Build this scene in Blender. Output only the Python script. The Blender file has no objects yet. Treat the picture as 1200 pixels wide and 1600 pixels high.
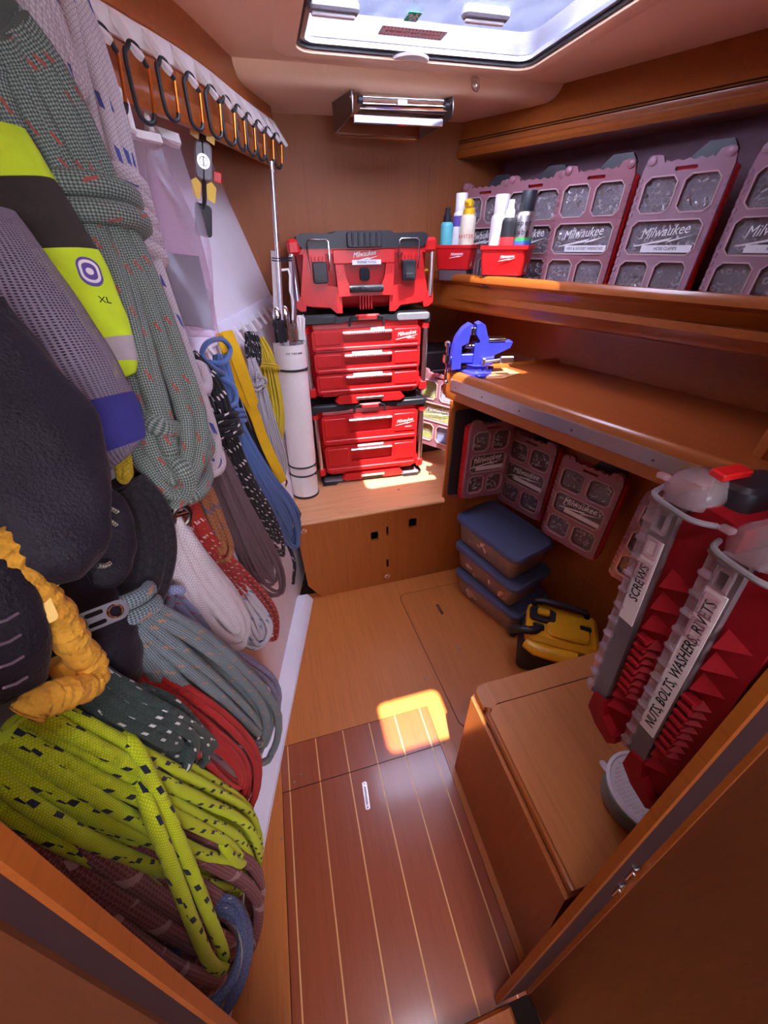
import bpy, bmesh, math, random
from mathutils import Vector, Matrix, Euler, geometry
import numpy as np

# ------------------------------------------------------------------ camera, light, exposure
SC = bpy.context.scene
COL = SC.collection
F_PX, CX, CY = 586.83, 600.0, 800.0
_v = np.array([613 - CX, 1612 - CY, F_PX]); _v /= np.linalg.norm(_v)      # straight down
_p = np.array([406 - CX, 379 - CY, F_PX]); _p -= _v * (_p @ _v); _p /= np.linalg.norm(_p)   # along the floor planks
RW = np.array([np.cross(_p, -_v), _p, -_v])       # camera axes -> world axes (x right, y down, z forward)
CAM = np.array([0.0, 0.0, 1.6])

cam_d = bpy.data.cameras.new('camera')
cam = bpy.data.objects.new('camera', cam_d)
COL.objects.link(cam)
cam_d.sensor_fit = 'HORIZONTAL'; cam_d.sensor_width = 36.0
cam_d.lens = F_PX / 1200.0 * 36.0
cam_d.clip_start = 0.005
_m = np.eye(4)
_m[:3, 0] = RW @ np.array([1, 0, 0]); _m[:3, 1] = RW @ np.array([0, -1, 0]); _m[:3, 2] = RW @ np.array([0, 0, -1])
_m[:3, 3] = CAM
cam.matrix_world = Matrix(_m.tolist())
SC.camera = cam

world = bpy.data.worlds.new('daylight'); SC.world = world
world.use_nodes = True
_bg = world.node_tree.nodes['Background']
_bg.inputs[0].default_value = (0.84, 0.83, 1.0, 1)
_bg.inputs[1].default_value = 12.0

sun_d = bpy.data.lights.new('sun', 'SUN'); sun_d.energy = 14.0; sun_d.angle = 0.012
sun_d.color = (1.0, 0.90, 0.74)
sun = bpy.data.objects.new('sun', sun_d); COL.objects.link(sun)
SUN_DIR = Vector((0.08, 0.38, -1.0)).normalized()
sun.rotation_euler = SUN_DIR.to_track_quat('-Z', 'Y').to_euler()
sun.location = (0.2, -0.5, 4.0)

SC.view_settings.view_transform = 'Standard'
SC.view_settings.look = 'None'
SC.view_settings.gamma = 1.0
SC.view_settings.exposure = 1.0
SC.view_settings.use_curve_mapping = False
SC.cycles.max_bounces = 12
SC.cycles.diffuse_bounces = 6
SC.cycles.transparent_max_bounces = 24
SC.cycles.use_denoising = True
SC.cycles.use_adaptive_sampling = True
SC.cycles.adaptive_threshold = 0.02
SC.cycles.sample_clamp_indirect = 6.0

# ------------------------------------------------------------------ places seen along a line of sight
def ray(px, py):
    return RW @ np.array([px - CX, py - CY, F_PX])
def atx(px, py, x):
    d = ray(px, py); return Vector((CAM + d * (x - CAM[0]) / d[0]).tolist())
def aty(px, py, y):
    d = ray(px, py); return Vector((CAM + d * (y - CAM[1]) / d[1]).tolist())
def atz(px, py, z):
    d = ray(px, py); return Vector((CAM + d * (z - CAM[2]) / d[2]).tolist())
def depth(p):
    return float((RW.T @ (np.array(p) - CAM))[2])
HZ = [0, .1, .5, 1.0, 1.35, 1.9, 2.1]; HX = [-.115, -.11, -.095, -.115, -.16, -.33, -.36]
def hull_x(y, z):                                  # inner face of the port hull side
    return float(np.interp(z, HZ, HX)) - .25 * (1.46 - y)
def on_hull(px, py, off):
    d = ray(px, py); d = d / np.linalg.norm(d)
    lo, hi = .1, 4.0
    t = .1
    while t < 4:
        p = CAM + d * t
        if p[0] < hull_x(p[1], p[2]) + off or p[2] < 0.004: break
        t += .01
    lo = t - .01; hi = t
    for _ in range(14):
        m = (lo + hi) / 2; p = CAM + d * m
        if p[0] < hull_x(p[1], p[2]) + off or p[2] < 0.004: hi = m
        else: lo = m
    return Vector((CAM + d * hi).tolist())

# ------------------------------------------------------------------ mesh helpers
I4 = Matrix.Identity(4)
def T(x, y=None, z=None):
    return Matrix.Translation(x if y is None else (x, y, z))
def RX(a): return Matrix.Rotation(math.radians(a), 4, 'X')
def RY(a): return Matrix.Rotation(math.radians(a), 4, 'Y')
def RZ(a): return Matrix.Rotation(math.radians(a), 4, 'Z')
def frame(o, x, y, z):
    m = Matrix.Identity(4)
    for i in range(3):
        m[i][0] = x[i]; m[i][1] = y[i]; m[i][2] = z[i]; m[i][3] = o[i]
    return m
def rrect(w, h, r, n=4, cx=0, cy=0):
    r = max(1e-5, min(r, w / 2 - 1e-5, h / 2 - 1e-5)); out = []
    for (sx, sy, a0) in ((1, -1, -90), (1, 1, 0), (-1, 1, 90), (-1, -1, 180)):
        for k in range(n + 1):
            a = math.radians(a0 + 90 * k / n)
            out.append((cx + sx * (w / 2 - r) + r * math.cos(a), cy + sy * (h / 2 - r) + r * math.sin(a)))
    return out
def catmull(pts, n):
    P = [np.array(p, float) for p in pts]
    if len(P) == 2: P = [P[0], (P[0] + P[1]) / 2, P[1]]
    P = [2 * P[0] - P[1]] + P + [2 * P[-1] - P[-2]]
    out = []; m = len(P) - 3
    for i in range(n):
        t = i / (n - 1) * m; k = min(int(t), m - 1); u = t - k
        a, b, c, d = P[k:k + 4]
        out.append(.5 * ((2 * b) + (-a + c) * u + (2 * a - 5 * b + 4 * c - d) * u * u + (-a + 3 * b - 3 * c + d) * u ** 3))
    return out

class MB:
    def __init__(s):
        s.v = []; s.f = []; s.uv = []
    def add(s, vs, fs, M=None, uv=None):
        o = len(s.v)
        for p in vs:
            p = Vector(p); s.v.append(tuple(M @ p) if M is not None else tuple(p))
        for i, fc in enumerate(fs):
            s.f.append(tuple(o + k for k in fc))
            s.uv.append(uv[i] if uv else [(0, 0)] * len(fc))
        return s
    def box(s, c, d, b=0.0, M=None):
        hx, hy, hz = d[0] / 2, d[1] / 2, d[2] / 2
        if b <= 0:
            vs = [(c[0] + x * hx, c[1] + y * hy, c[2] + z * hz) for z in (-1, 1) for y in (-1, 1) for x in (-1, 1)]
            return s.add(vs, [(0, 2, 3, 1), (4, 5, 7, 6), (0, 1, 5, 4), (2, 6, 7, 3), (0, 4, 6, 2), (1, 3, 7, 5)], M)
        b = min(b, hx * .95, hy * .95, hz * .95)
        vs = []; idx = {}
        for sx in (-1, 1):
            for sy in (-1, 1):
                for sz in (-1, 1):
                    for ax in range(3):
                        h = [hx - b, hy - b, hz - b]; h[ax] += b
                        idx[(sx, sy, sz, ax)] = len(vs)
                        vs.append((c[0] + sx * h[0], c[1] + sy * h[1], c[2] + sz * h[2]))
        fs = []
        def k(a, b_, c_, ax): return idx[(a, b_, c_, ax)]
        for sg in (-1, 1):
            q = [(sg, -1, -1), (sg, 1, -1), (sg, 1, 1), (sg, -1, 1)]
            fs.append([k(*t, 0) for t in (q if sg > 0 else q[::-1])])
            q = [(-1, sg, -1), (-1, sg, 1), (1, sg, 1), (1, sg, -1)]
            fs.append([k(*t, 1) for t in (q if sg > 0 else q[::-1])])
            q = [(-1, -1, sg), (1, -1, sg), (1, 1, sg), (-1, 1, sg)]
            fs.append([k(*t, 2) for t in (q if sg > 0 else q[::-1])])
        for a in (-1, 1):
            for c_ in (-1, 1):
                e = [k(a, c_, -1, 0), k(a, c_, 1, 0), k(a, c_, 1, 1), k(a, c_, -1, 1)]; fs.append(e if a * c_ < 0 else e[::-1])
                e = [k(a, -1, c_, 0), k(a, 1, c_, 0), k(a, 1, c_, 2), k(a, -1, c_, 2)]; fs.append(e if a * c_ > 0 else e[::-1])
                e = [k(-1, a, c_, 1), k(1, a, c_, 1), k(1, a, c_, 2), k(-1, a, c_, 2)]; fs.append(e if a * c_ < 0 else e[::-1])
                for z in (-1, 1):
                    e = [k(a, c_, z, 0), k(a, c_, z, 1), k(a, c_, z, 2)]; fs.append(e if a * c_ * z > 0 else e[::-1])
        return s.add(vs, fs, M)
    def rings(s, rs, M=None, caps=(True, True), closed=True):
        n = len(rs[0]); vs = [p for r in rs for p in r]; fs = []
        for j in range(len(rs) - 1):
            for i in range(n if closed else n - 1):
                i2 = (i + 1) % n
                fs.append((j * n + i, j * n + i2, (j + 1) * n + i2, (j + 1) * n + i))
        if caps[0]: fs.append(tuple(range(n - 1, -1, -1)))
        if caps[1]: fs.append(tuple((len(rs) - 1) * n + i for i in range(n)))
        return s.add(vs, fs, M)
    def slab(s, w, h, d, r, c=0.0, M=None, n=4):          # rounded-rectangle slab, lies in XY, from z=0 to z=d
        rs = []
        if c > 0: rs.append([(x, y, 0) for x, y in rrect(w - 2 * c, h - 2 * c, max(r - c, 1e-4), n)])
        rs.append([(x, y, c) for x, y in rrect(w, h, r, n)])
        rs.append([(x, y, d - c) for x, y in rrect(w, h, r, n)])
        if c > 0: rs.append([(x, y, d) for x, y in rrect(w - 2 * c, h - 2 * c, max(r - c, 1e-4), n)])
        return s.rings(rs, M)
    def prism(s, poly, z0, z1, M=None):
        return s.rings([[(x, y, z0) for x, y in poly], [(x, y, z1) for x, y in poly]], M)
    def plate(s, outline, holes, z0, z1, M=None):          # flat plate with holes
        loops = [outline] + list(holes)
        tri = geometry.tessellate_polygon([[Vector((x, y, 0)) for x, y in l] for l in loops])
        flat = [p for l in loops for p in l]; n = len(flat)
        vs = [(x, y, z0) for x, y in flat] + [(x, y, z1) for x, y in flat]
        fs = []
        for a, b, c in tri:
            A, B, C_ = flat[a], flat[b], flat[c]
            if (B[0] - A[0]) * (C_[1] - A[1]) - (B[1] - A[1]) * (C_[0] - A[0]) < 0: b, c = c, b
            fs.append((a + n, b + n, c + n)); fs.append((c, b, a))
        o = 0
        for li, l in enumerate(loops):
            ar = sum(l[i][0] * l[(i + 1) % len(l)][1] - l[(i + 1) % len(l)][0] * l[i][1] for i in range(len(l)))
            ccw = ar > 0
            for i in range(len(l)):
                j = (i + 1) % len(l)
                q = (o + i, o + j, o + j + n, o + i + n)
                fs.append(q if (ccw == (li == 0)) else q[::-1])
            o += len(l)
        return s.add(vs, fs, M)
    def tube(s, pts, r, n=8, closed=False, caps=True, M=None, flat=None, uvs=None):
        P = [Vector(p) for p in pts]; m = len(P)
        R = r if isinstance(r, (list, tuple)) else [r] * m
        tan = []
        for i in range(m):
            a = P[(i - 1) % m] if (closed or i > 0) else P[i]
            b = P[(i + 1) % m] if (closed or i < m - 1) else P[i]
            t = (b - a)
            tan.append(t.normalized() if t.length > 1e-9 else Vector((0, 0, 1)))
        up = Vector((0, 0, 1)) if abs(tan[0].z) < .9 else Vector((1, 0, 0))
        nx = (up - tan[0] * up.dot(tan[0])).normalized()
        vs = []; L = [0.0]; fx = []
        for i in range(m):
            if i:
                nx = nx - tan[i] * nx.dot(tan[i])
                nx = nx.normalized() if nx.length > 1e-6 else Vector((1, 0, 0))
                L.append(L[-1] + (P[i] - P[i - 1]).length)
            ny = tan[i].cross(nx)
            for k in range(n):
                a = 2 * math.pi * k / n
                ca, sa = math.cos(a), math.sin(a)
                if flat: ca *= flat[0]; sa *= flat[1]
                vs.append(P[i] + (nx * ca + ny * sa) * R[i])
        fs = []; uv = []
        us = 1.0 / (2 * math.pi * max(1e-6, max(R))) if uvs is None else uvs
        seg = m if closed else m - 1
        for i in range(seg):
            i2 = (i + 1) % m
            u0 = L[i] * us; u1 = (L[i2] if i2 > i else L[i] + (P[i2] - P[i]).length) * us
            for k in range(n):
                k2 = (k + 1) % n
                fs.append((i * n + k, i * n + k2, i2 * n + k2, i2 * n + k))
                uv.append([(u0, k / n), (u0, (k + 1) / n), (u1, (k + 1) / n), (u1, k / n)])
        if caps and not closed:
            fs.append(tuple(range(n - 1, -1, -1))); uv.append([(0, .9)] * n)
            fs.append(tuple((m - 1) * n + k for k in range(n))); uv.append([(0, .9)] * n)
        return s.add(vs, fs, M, uv)
    def lathe(s, prof, n=20, M=None, caps=(True, True)):
        rs = [[(r * math.cos(2 * math.pi * k / n), r * math.sin(2 * math.pi * k / n), z) for k in range(n)] for r, z in prof]
        return s.rings(rs, M, caps)
    def cyl(s, a, b, r, n=10, M=None):
        return s.tube([a, b], r, n, M=M)
    def text(s, txt, size, M=None, ext=0.0004, shear=0.0, align='CENTER', sx=1.0):
        cu = bpy.data.curves.new('t', 'FONT'); cu.body = txt; cu.size = size; cu.extrude = ext
        cu.shear = shear; cu.align_x = align; cu.align_y = 'CENTER'; cu.resolution_u = 2
        ob = bpy.data.objects.new('t', cu); COL.objects.link(ob)
        me = bpy.data.meshes.new_from_object(ob)
        S = Matrix.Diagonal((sx, 1, 1, 1))
        s.add([S @ v.co for v in me.vertices], [tuple(p.vertices) for p in me.polygons], M)
        bpy.data.objects.remove(ob); bpy.data.meshes.remove(me); bpy.data.curves.remove(cu)
        return s
    def mesh(s, name, mat, smooth=35):
        me = bpy.data.meshes.new(name)
        me.from_pydata(s.v, [], s.f)
        bm_ = bmesh.new(); bm_.from_mesh(me); bmesh.ops.recalc_face_normals(bm_, faces=bm_.faces); bm_.to_mesh(me); bm_.free()
        ul = me.uv_layers.new(name='UVMap')
        vuv = s.uv; vf = s.f
        flat = []
        for i, p in enumerate(me.polygons):                 # faces may have been turned round: match by vertex
            d = dict(zip(vf[i], vuv[i]))
            for vi in p.vertices: flat.extend(d[vi])
        ul.data.foreach_set('uv', flat)
        if smooth:
            me.polygons.foreach_set('use_smooth', [True] * len(me.polygons))
            me.set_sharp_from_angle(angle=math.radians(smooth))
        if mat is not None: me.materials.append(mat)
        me.update()
        return me
    def build(s, name, mat, parent=None, smooth=35, M=None):
        o = bpy.data.objects.new(name, s.mesh(name, mat, smooth)); COL.objects.link(o)
        if parent is not None: o.parent = parent
        if M is not None: o.matrix_basis = M
        return o

def tag(o, label=None, cat=None, group=None, kind=None):
    if label: o['label'] = label
    if cat: o['category'] = cat
    if group: o['group'] = group
    if kind: o['kind'] = kind
    return o
def thing(name, label, cat, M=I4, group=None):
    o = bpy.data.objects.new(name, None); COL.objects.link(o)
    o.empty_display_size = .05; o.matrix_world = M
    return tag(o, label, cat, group)
def struct(name, mb, mat, parent=None, smooth=35):
    o = mb.build(name, mat, parent, smooth)
    if parent is None: o['kind'] = 'structure'
    return o
_cache = {}
def part(name, key, fn, mat, parent, M=None, smooth=35):
    """a part whose mesh is made once for each key and shared by alike parts"""
    if key not in _cache:
        b = MB(); fn(b); _cache[key] = b.mesh(name, mat, smooth)
    o = bpy.data.objects.new(name, _cache[key]); COL.objects.link(o)
    if parent is not None: o.parent = parent
    if M is not None: o.matrix_basis = M
    return o
def dup(root, M, label=None, group=None):
    r = root.copy(); COL.objects.link(r); r.matrix_world = M
    if label: r['label'] = label
    if group: r['group'] = group
    for ch in list(root.children):
        c = ch.copy(); COL.objects.link(c); c.parent = r
        for g in ch.children:
            d = g.copy(); COL.objects.link(d); d.parent = c
    return r

# ------------------------------------------------------------------ materials
class NT:
    def __init__(s, name):
        s.m = bpy.data.materials.new(name); s.m.use_nodes = True
        s.t = s.m.node_tree; s.t.nodes.clear()
        s.out = s.t.nodes.new('ShaderNodeOutputMaterial')
    def n(s, ty, **kw):
        nd = s.t.nodes.new(ty)
        for k, v in kw.items(): setattr(nd, k, v)
        return nd
    def l(s, a, b): s.t.links.new(a, b)
    def math(s, op, a, b=None, c=None):
        nd = s.n('ShaderNodeMath', operation=op)
        for i, x in enumerate((a, b, c)):
            if x is None: continue
            if isinstance(x, (int, float)): nd.inputs[i].default_value = x
            else: s.l(x, nd.inputs[i])
        return nd.outputs[0]
    def mix(s, f, a, b):
        nd = s.n('ShaderNodeMix', data_type='RGBA')
        for i, x in ((0, f), (6, a), (7, b)):
            if isinstance(x, (int, float)): nd.inputs[i].default_value = x
            elif isinstance(x, tuple): nd.inputs[i].default_value = (*x[:3], 1)
            else: s.l(x, nd.inputs[i])
        return nd.outputs[2]
    def bsdf(s, col, rough=.5, metal=0.0, spec=.5, coat=0.0, bump=None, bstr=.2, bdist=.01, trans=0.0, sheen=0.0):
        b = s.n('ShaderNodeBsdfPrincipled')
        if isinstance(col, tuple): b.inputs['Base Color'].default_value = (*col[:3], 1)
        else: s.l(col, b.inputs['Base Color'])
        if isinstance(rough, (int, float)): b.inputs['Roughness'].default_value = rough
        else: s.l(rough, b.inputs['Roughness'])
        b.inputs['Metallic'].default_value = metal
        b.inputs['Specular IOR Level'].default_value = spec
        b.inputs['Coat Weight'].default_value = coat
        b.inputs['Coat Roughness'].default_value = .12
        b.inputs['Transmission Weight'].default_value = trans
        b.inputs['Sheen Weight'].default_value = sheen
        if bump is not None:
            bp = s.n('ShaderNodeBump'); bp.inputs['Strength'].default_value = bstr; bp.inputs['Distance'].default_value = bdist
            s.l(bump, bp.inputs['Height']); s.l(bp.outputs[0], b.inputs['Normal'])
        return b
    def done(s, sh):
        s.l(sh.outputs[0] if hasattr(sh, 'outputs') else sh, s.out.inputs[0]); return s.m
    def coord(s, kind='Object', scale=(1, 1, 1), rot=(0, 0, 0)):
        tc = s.n('ShaderNodeTexCoord'); mp = s.n('ShaderNodeMapping')
        mp.inputs['Scale'].default_value = scale; mp.inputs['Rotation'].default_value = rot
        s.l(tc.outputs[kind], mp.inputs[0]); return mp.outputs[0]
    def noise(s, vec, scale=5, detail=4, rough=.6):
        nd = s.n('ShaderNodeTexNoise'); nd.inputs['Scale'].default_value = scale
        nd.inputs['Detail'].default_value = detail; nd.inputs['Roughness'].default_value = rough
        if vec is not None: s.l(vec, nd.inputs['Vector'])
        return nd.outputs[0]
    def ramp(s, f, a, b, lo=.3, hi=.7):
        nd = s.n('ShaderNodeMapRange'); nd.inputs[1].default_value = lo; nd.inputs[2].default_value = hi
        s.l(f, nd.inputs[0]); return s.mix(nd.outputs[0], a, b)

def wood(name, a, b, grain='y', rough=.35, coat=.25, fine=140, rot=(0, 0, 0)):
    t = NT(name)
    sc = {'x': (1.2, 26, 26), 'y': (26, 1.2, 26), 'z': (26, 26, 1.2)}[grain]
    v = t.coord('Object', sc, rot)
    n1 = t.noise(v, 1.6, 5, .65)
    sc2 = tuple(fine if q > 5 else 4 for q in sc)
    n2 = t.noise(t.coord('Object', sc2, rot), 1.0, 3, .6)
    c = t.ramp(n1, a, b, .1, .9)
    dk = tuple(x * .62 for x in a)
    c = t.mix(t.math('MULTIPLY', t.math('GREATER_THAN', n2, .57), .22), c, dk)
    bump = t.math('ADD', n2, n1)
    return t.done(t.bsdf(c, rough, coat=coat, bump=bump, bstr=.08, bdist=.002))
def plastic(name, c, rough=.4, spec=.5, nz=0.06, scale=60, coat=0.0):
    t = NT(name)
    n = t.noise(t.coord('Object'), scale, 3)
    col = t.ramp(n, tuple(x * (1 - nz) for x in c), tuple(min(1, x * (1 + nz)) for x in c))
    return t.done(t.bsdf(col, rough, spec=spec, bump=n, bstr=.05, bdist=.001, coat=coat))
def metal(name, c, rough=.3):
    t = NT(name)
    n = t.noise(t.coord('Object', (4, 4, 4)), 30, 2)
    return t.done(t.bsdf(t.ramp(n, tuple(x * .94 for x in c), c), rough, metal=1.0))
def clear(name, c, alpha, rough=.08, body=.5):
    """clear or tinted thin plastic: mostly see-through, with a gloss and a little body colour"""
    t = NT(name)
    tr = t.n('ShaderNodeBsdfTransparent'); tr.inputs[0].default_value = (*c, 1)
    n = t.noise(t.coord('Object'), 40, 2)
    b = t.bsdf(t.ramp(n, tuple(x * .9 for x in c), c), rough, spec=.7)
    mx = t.n('ShaderNodeMixShader'); mx.inputs[0].default_value = alpha
    t.l(tr.outputs[0], mx.inputs[1]); t.l(b.outputs[0], mx.inputs[2])
    return t.done(mx)
def hexpane(name, c, alpha, scale=55):
    """clear window moulded with a honeycomb of raised lines"""
    t = NT(name)
    sep = t.n('ShaderNodeSeparateXYZ'); t.l(t.coord('Object', (scale, scale, scale)), sep.inputs[0])
    x, y = sep.outputs[0], sep.outputs[2]
    S = 1.7320508
    def cell(ox, oy):
        ax = t.math('SUBTRACT', t.math('FLOORED_MODULO', t.math('ADD', x, ox + 50), 1.0), .5)
        ay = t.math('SUBTRACT', t.math('FLOORED_MODULO', t.math('ADD', y, oy + 50 * S), S), S / 2)
        return ax, ay
    ax, ay = cell(0, 0); bx, by = cell(.5, S / 2)
    la = t.math('ADD', t.math('MULTIPLY', ax, ax), t.math('MULTIPLY', ay, ay))
    lb = t.math('ADD', t.math('MULTIPLY', bx, bx), t.math('MULTIPLY', by, by))
    pick = t.math('LESS_THAN', la, lb)
    def sel(p, q): return t.math('ADD', q, t.math('MULTIPLY', pick, t.math('SUBTRACT', p, q)))
    gx = t.math('ABSOLUTE', sel(ax, bx)); gy = t.math('ABSOLUTE', sel(ay, by))
    d = t.math('MAXIMUM', gx, t.math('ADD', t.math('MULTIPLY', gx, .5), t.math('MULTIPLY', gy, S / 2)))
    line = t.math('GREATER_THAN', d, .43)
    tr = t.n('ShaderNodeBsdfTransparent'); tr.inputs[0].default_value = (*c, 1)
    b = t.bsdf(tuple(x * .8 for x in c), .06, spec=.9, bump=line, bstr=.25, bdist=.002)
    mx = t.n('ShaderNodeMixShader')
    t.l(t.math('MULTIPLY_ADD', line, .16, alpha), mx.inputs[0])
    t.l(tr.outputs[0], mx.inputs[1]); t.l(b.outputs[0], mx.inputs[2])
    return t.done(mx)
def rope(name, base, alt=None, fleck=None, fw=.2, fl=.5, fk=.35, tw=1.0, nb=4, contrast=.35, fl2=None, rough=.75, fd=.4):
    """braided rope: u runs along the rope in circumferences, v around it; alt = second yarn, fleck = tracer dashes"""
    t = NT(name)
    uvn = t.n('ShaderNodeUVMap'); uvn.uv_map = 'UVMap'
    sep = t.n('ShaderNodeSeparateXYZ'); t.l(uvn.outputs[0], sep.inputs[0])
    u, v = sep.outputs[0], sep.outputs[1]
    s1 = t.math('FRACT', t.math('ADD', t.math('MULTIPLY', u, nb), t.math('MULTIPLY', v, nb)))
    s2 = t.math('FRACT', t.math('SUBTRACT', t.math('MULTIPLY', u, nb), t.math('MULTIPLY', v, nb)))
    h1 = t.math('ABSOLUTE', t.math('SUBTRACT', s1, .5)); h2 = t.math('ABSOLUTE', t.math('SUBTRACT', s2, .5))
    ht = t.math('SUBTRACT', 1.0, t.math('MULTIPLY', t.math('MAXIMUM', h1, h2), 2.0))
    ck = t.math('ABSOLUTE', t.math('SUBTRACT', t.math('GREATER_THAN', s1, .5), t.math('GREATER_THAN', s2, .5)))
    alt = alt or tuple(x * (1 - contrast) for x in base)
    c = t.mix(ck, base, alt)
    c = t.mix(t.math('MULTIPLY', t.math('LESS_THAN', ht, .22), .55), c, tuple(x * .35 for x in base))
    if fleck:
        a = t.math('FRACT', t.math('ADD', t.math('MULTIPLY', v, tw), t.math('MULTIPLY', u, fk)))
        bq = t.math('FRACT', t.math('ADD', t.math('MULTIPLY', u, fl), t.math('MULTIPLY', v, .7)))
        msk = t.math('MULTIPLY', t.math('LESS_THAN', a, fw), t.math('LESS_THAN', bq, fd))
        c = t.mix(msk, c, fleck)
        if fl2:
            a2 = t.math('FRACT', t.math('ADD', a, .5))
            msk2 = t.math('MULTIPLY', t.math('LESS_THAN', a2, fw), t.math('LESS_THAN', t.math('FRACT', t.math('ADD', bq, .35)), fd))
            c = t.mix(msk2, c, fl2)
    return t.done(t.bsdf(c, rough, spec=.25, bump=ht, bstr=.45, bdist=.002, sheen=.1))
def fabric(name, c, scale=300, rough=.85, wr=.15, bstr=.3):
    t = NT(name)
    n = t.noise(t.coord('Object', (1, 1, 1)), 9, 5)
    n2 = t.noise(t.coord('Object'), scale, 2)
    col = t.ramp(n, tuple(x * (1 - wr) for x in c), tuple(x * (1 + wr) for x in c))
    return t.done(t.bsdf(col, rough, spec=.25, bump=t.math('ADD', t.math('MULTIPLY', n, 3.0), n2), bstr=bstr, bdist=.006, sheen=.06))
def meshcloth(name, c, nu=26, nv=30, hole=.52):
    t = NT(name)
    uvn = t.n('ShaderNodeUVMap'); uvn.uv_map = 'UVMap'
    sep = t.n('ShaderNodeSeparateXYZ'); t.l(uvn.outputs[0], sep.inputs[0])
    u, v = sep.outputs[0], sep.outputs[1]
    a = t.math('SINE', t.math('MULTIPLY', t.math('ADD', t.math('MULTIPLY', u, nu), t.math('MULTIPLY', v, nv)), math.pi * 2))
    b = t.math('SINE', t.math('MULTIPLY', t.math('SUBTRACT', t.math('MULTIPLY', u, nu), t.math('MULTIPLY', v, nv)), math.pi * 2))
    hol = t.math('GREATER_THAN', t.math('MULTIPLY', a, b), 1 - hole * 2 + .3)
    tr = t.n('ShaderNodeBsdfTransparent')
    bs = t.bsdf(c, .8, spec=.3)
    mx = t.n('ShaderNodeMixShader'); t.l(t.math('MULTIPLY', hol, .85), mx.inputs[0])
    t.l(bs.outputs[0], mx.inputs[1]); t.l(tr.outputs[0], mx.inputs[2])
    return t.done(mx)

M = {}
M['floor'] = wood('floor_laminate', (.50, .150, .026), (.63, .205, .042), 'y', .42, .15)
M['ply'] = wood('plywood_top', (.72, .33, .14), (.84, .43, .20), 'x', .4, .2, 60)
M['plank'] = wood('teak_plank', (.30, .064, .020), (.385, .092, .030), 'y', .30, .35)
M['inlay'] = wood('holly_inlay', (.80, .43, .15), (.86, .50, .20), 'y', .4, .2)
M['wallwood'] = wood('cherry_laminate', (.25, .064, .010), (.32, .088, .015), 'z', .55, .0)
M['panelwood'] = wood('cherry_panel', (.39, .105, .017), (.48, .145, .028), 'z', .4, .2)
M['trimwood'] = wood('cherry_trim', (.34, .084, .013), (.44, .120, .020), 'y', .28, .4, rot=(0, 0, math.radians(20)))
M['counter'] = wood('counter_top', (.34, .072, .016), (.42, .10, .024), 'y', .33, .3, rot=(0, 0, math.radians(20)))
M['bench'] = wood('bench_laminate', (.50, .165, .036), (.62, .225, .055), 'y', .4, .15)
M['dwood'] = wood('wood_in_shade', (.12, .034, .012), (.17, .050, .018), 'z', .35, .3)  # aft faces without light, their shade put into the wood colour
M['liner'] = plastic('headliner_vinyl', (.95, .63, .41), .55, .3, .03, 200)
M['hull'] = plastic('hull_gelcoat', (.78, .72, .76), .35, .5, .03, 8)
M['hullwhite'] = plastic('white_gelcoat', (.82, .80, .90), .28, .5, .03, 8)
M['hulldark'] = fabric('hull_carpet', (.20, .12, .15), 400)
M['gap'] = plastic('shadow_gap', (.02, .012, .01), .8, .1)
M['seal'] = plastic('dark_door_seal', (.035, .016, .018), .5, .3)
M['red'] = plastic('red_plastic', (.62, .012, .014), .36, .5, .08, 120)
M['reddk'] = plastic('red_plastic_deep', (.40, .008, .012), .4, .5, .08, 120)
M['black'] = plastic('black_plastic', (.018, .018, .024), .42, .5, .2, 120)
M['grey'] = plastic('grey_plastic', (.22, .21, .23), .4, .5, .1, 120)
M['white'] = plastic('white_plastic', (.80, .76, .74), .4, .5, .03, 60)
M['label'] = plastic('label_paper', (.82, .80, .80), .6, .3, .02, 60)
M['ink'] = plastic('label_ink', (.015, .015, .02), .6, .2)
M['logo'] = plastic('logo_print', (.86, .83, .80), .5, .3, .02)
M['alu'] = metal('brushed_aluminium', (.78, .78, .82), .28)
M['steel'] = metal('stainless_steel', (.80, .79, .78), .16)
M['steeldk'] = metal('dark_steel', (.28, .25, .24), .3)
M['chrome'] = metal('chrome', (.88, .88, .90), .08)
M['clear'] = clear('clear_lid_plastic', (.74, .52, .62), .42, .13)
M['clearpink'] = clear('clear_lid_over_red', (.62, .29, .34), .50, .16)
M['smoke'] = clear('smoked_lid_plastic', (.30, .22, .24), .45, .12)
M['rim'] = clear('window_rim_plastic', (.88, .66, .66), .62, .12)
M['pane'] = hexpane('honeycomb_window', (.90, .87, .90), .10)

# ================================================================== the room
rnd = random.Random(7)
# ---- floor: dark sub-floor, and on it the loose boards with open seams
fb = MB(); fb.box((.5, .36, -.031), (3.4, 3.92, .05))
FLOOR = struct('floor', fb, M['gap'])
def fpiece(name, poly, mat, z0=-.006, z1=0.0):
    b = MB(); b.plate(poly, [], z0, z1); return b.build(name, mat, FLOOR)
fpiece('floor_board', [(-1.0, .7385), (.3655, .7385), (.3655, -.5), (2.0, -.5), (2.0, .6025), (.52, .6025), (.487, .607),
                       (.4665, .64), (.4275, 1.32), (.433, 1.345), (.455, 1.3585), (2.0, 1.3585), (2.0, 1.5), (-1.0, 1.5)], M['floor'])
fpiece('floor_panel', [(.525, .605), (2.0, .605), (2.0, 1.356), (.457, 1.356), (.4355, 1.343), (.4305, 1.32), (.4695, .64), (.489, .611)], M['floor'])
fpiece('floor_board', [(-1.0, -.5), (-.2425, -.5), (-.2425, .7355), (-1.0, .7355)], M['floor'])
fpiece('floor_board', [(-.2405, -1.55), (.3640, -1.55), (.3640, -.088), (-.2405, -.088)], M['floor'])
xs = [-.2405] + [-.215 + .109 * k for k in range(6)] + [.3640]
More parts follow.
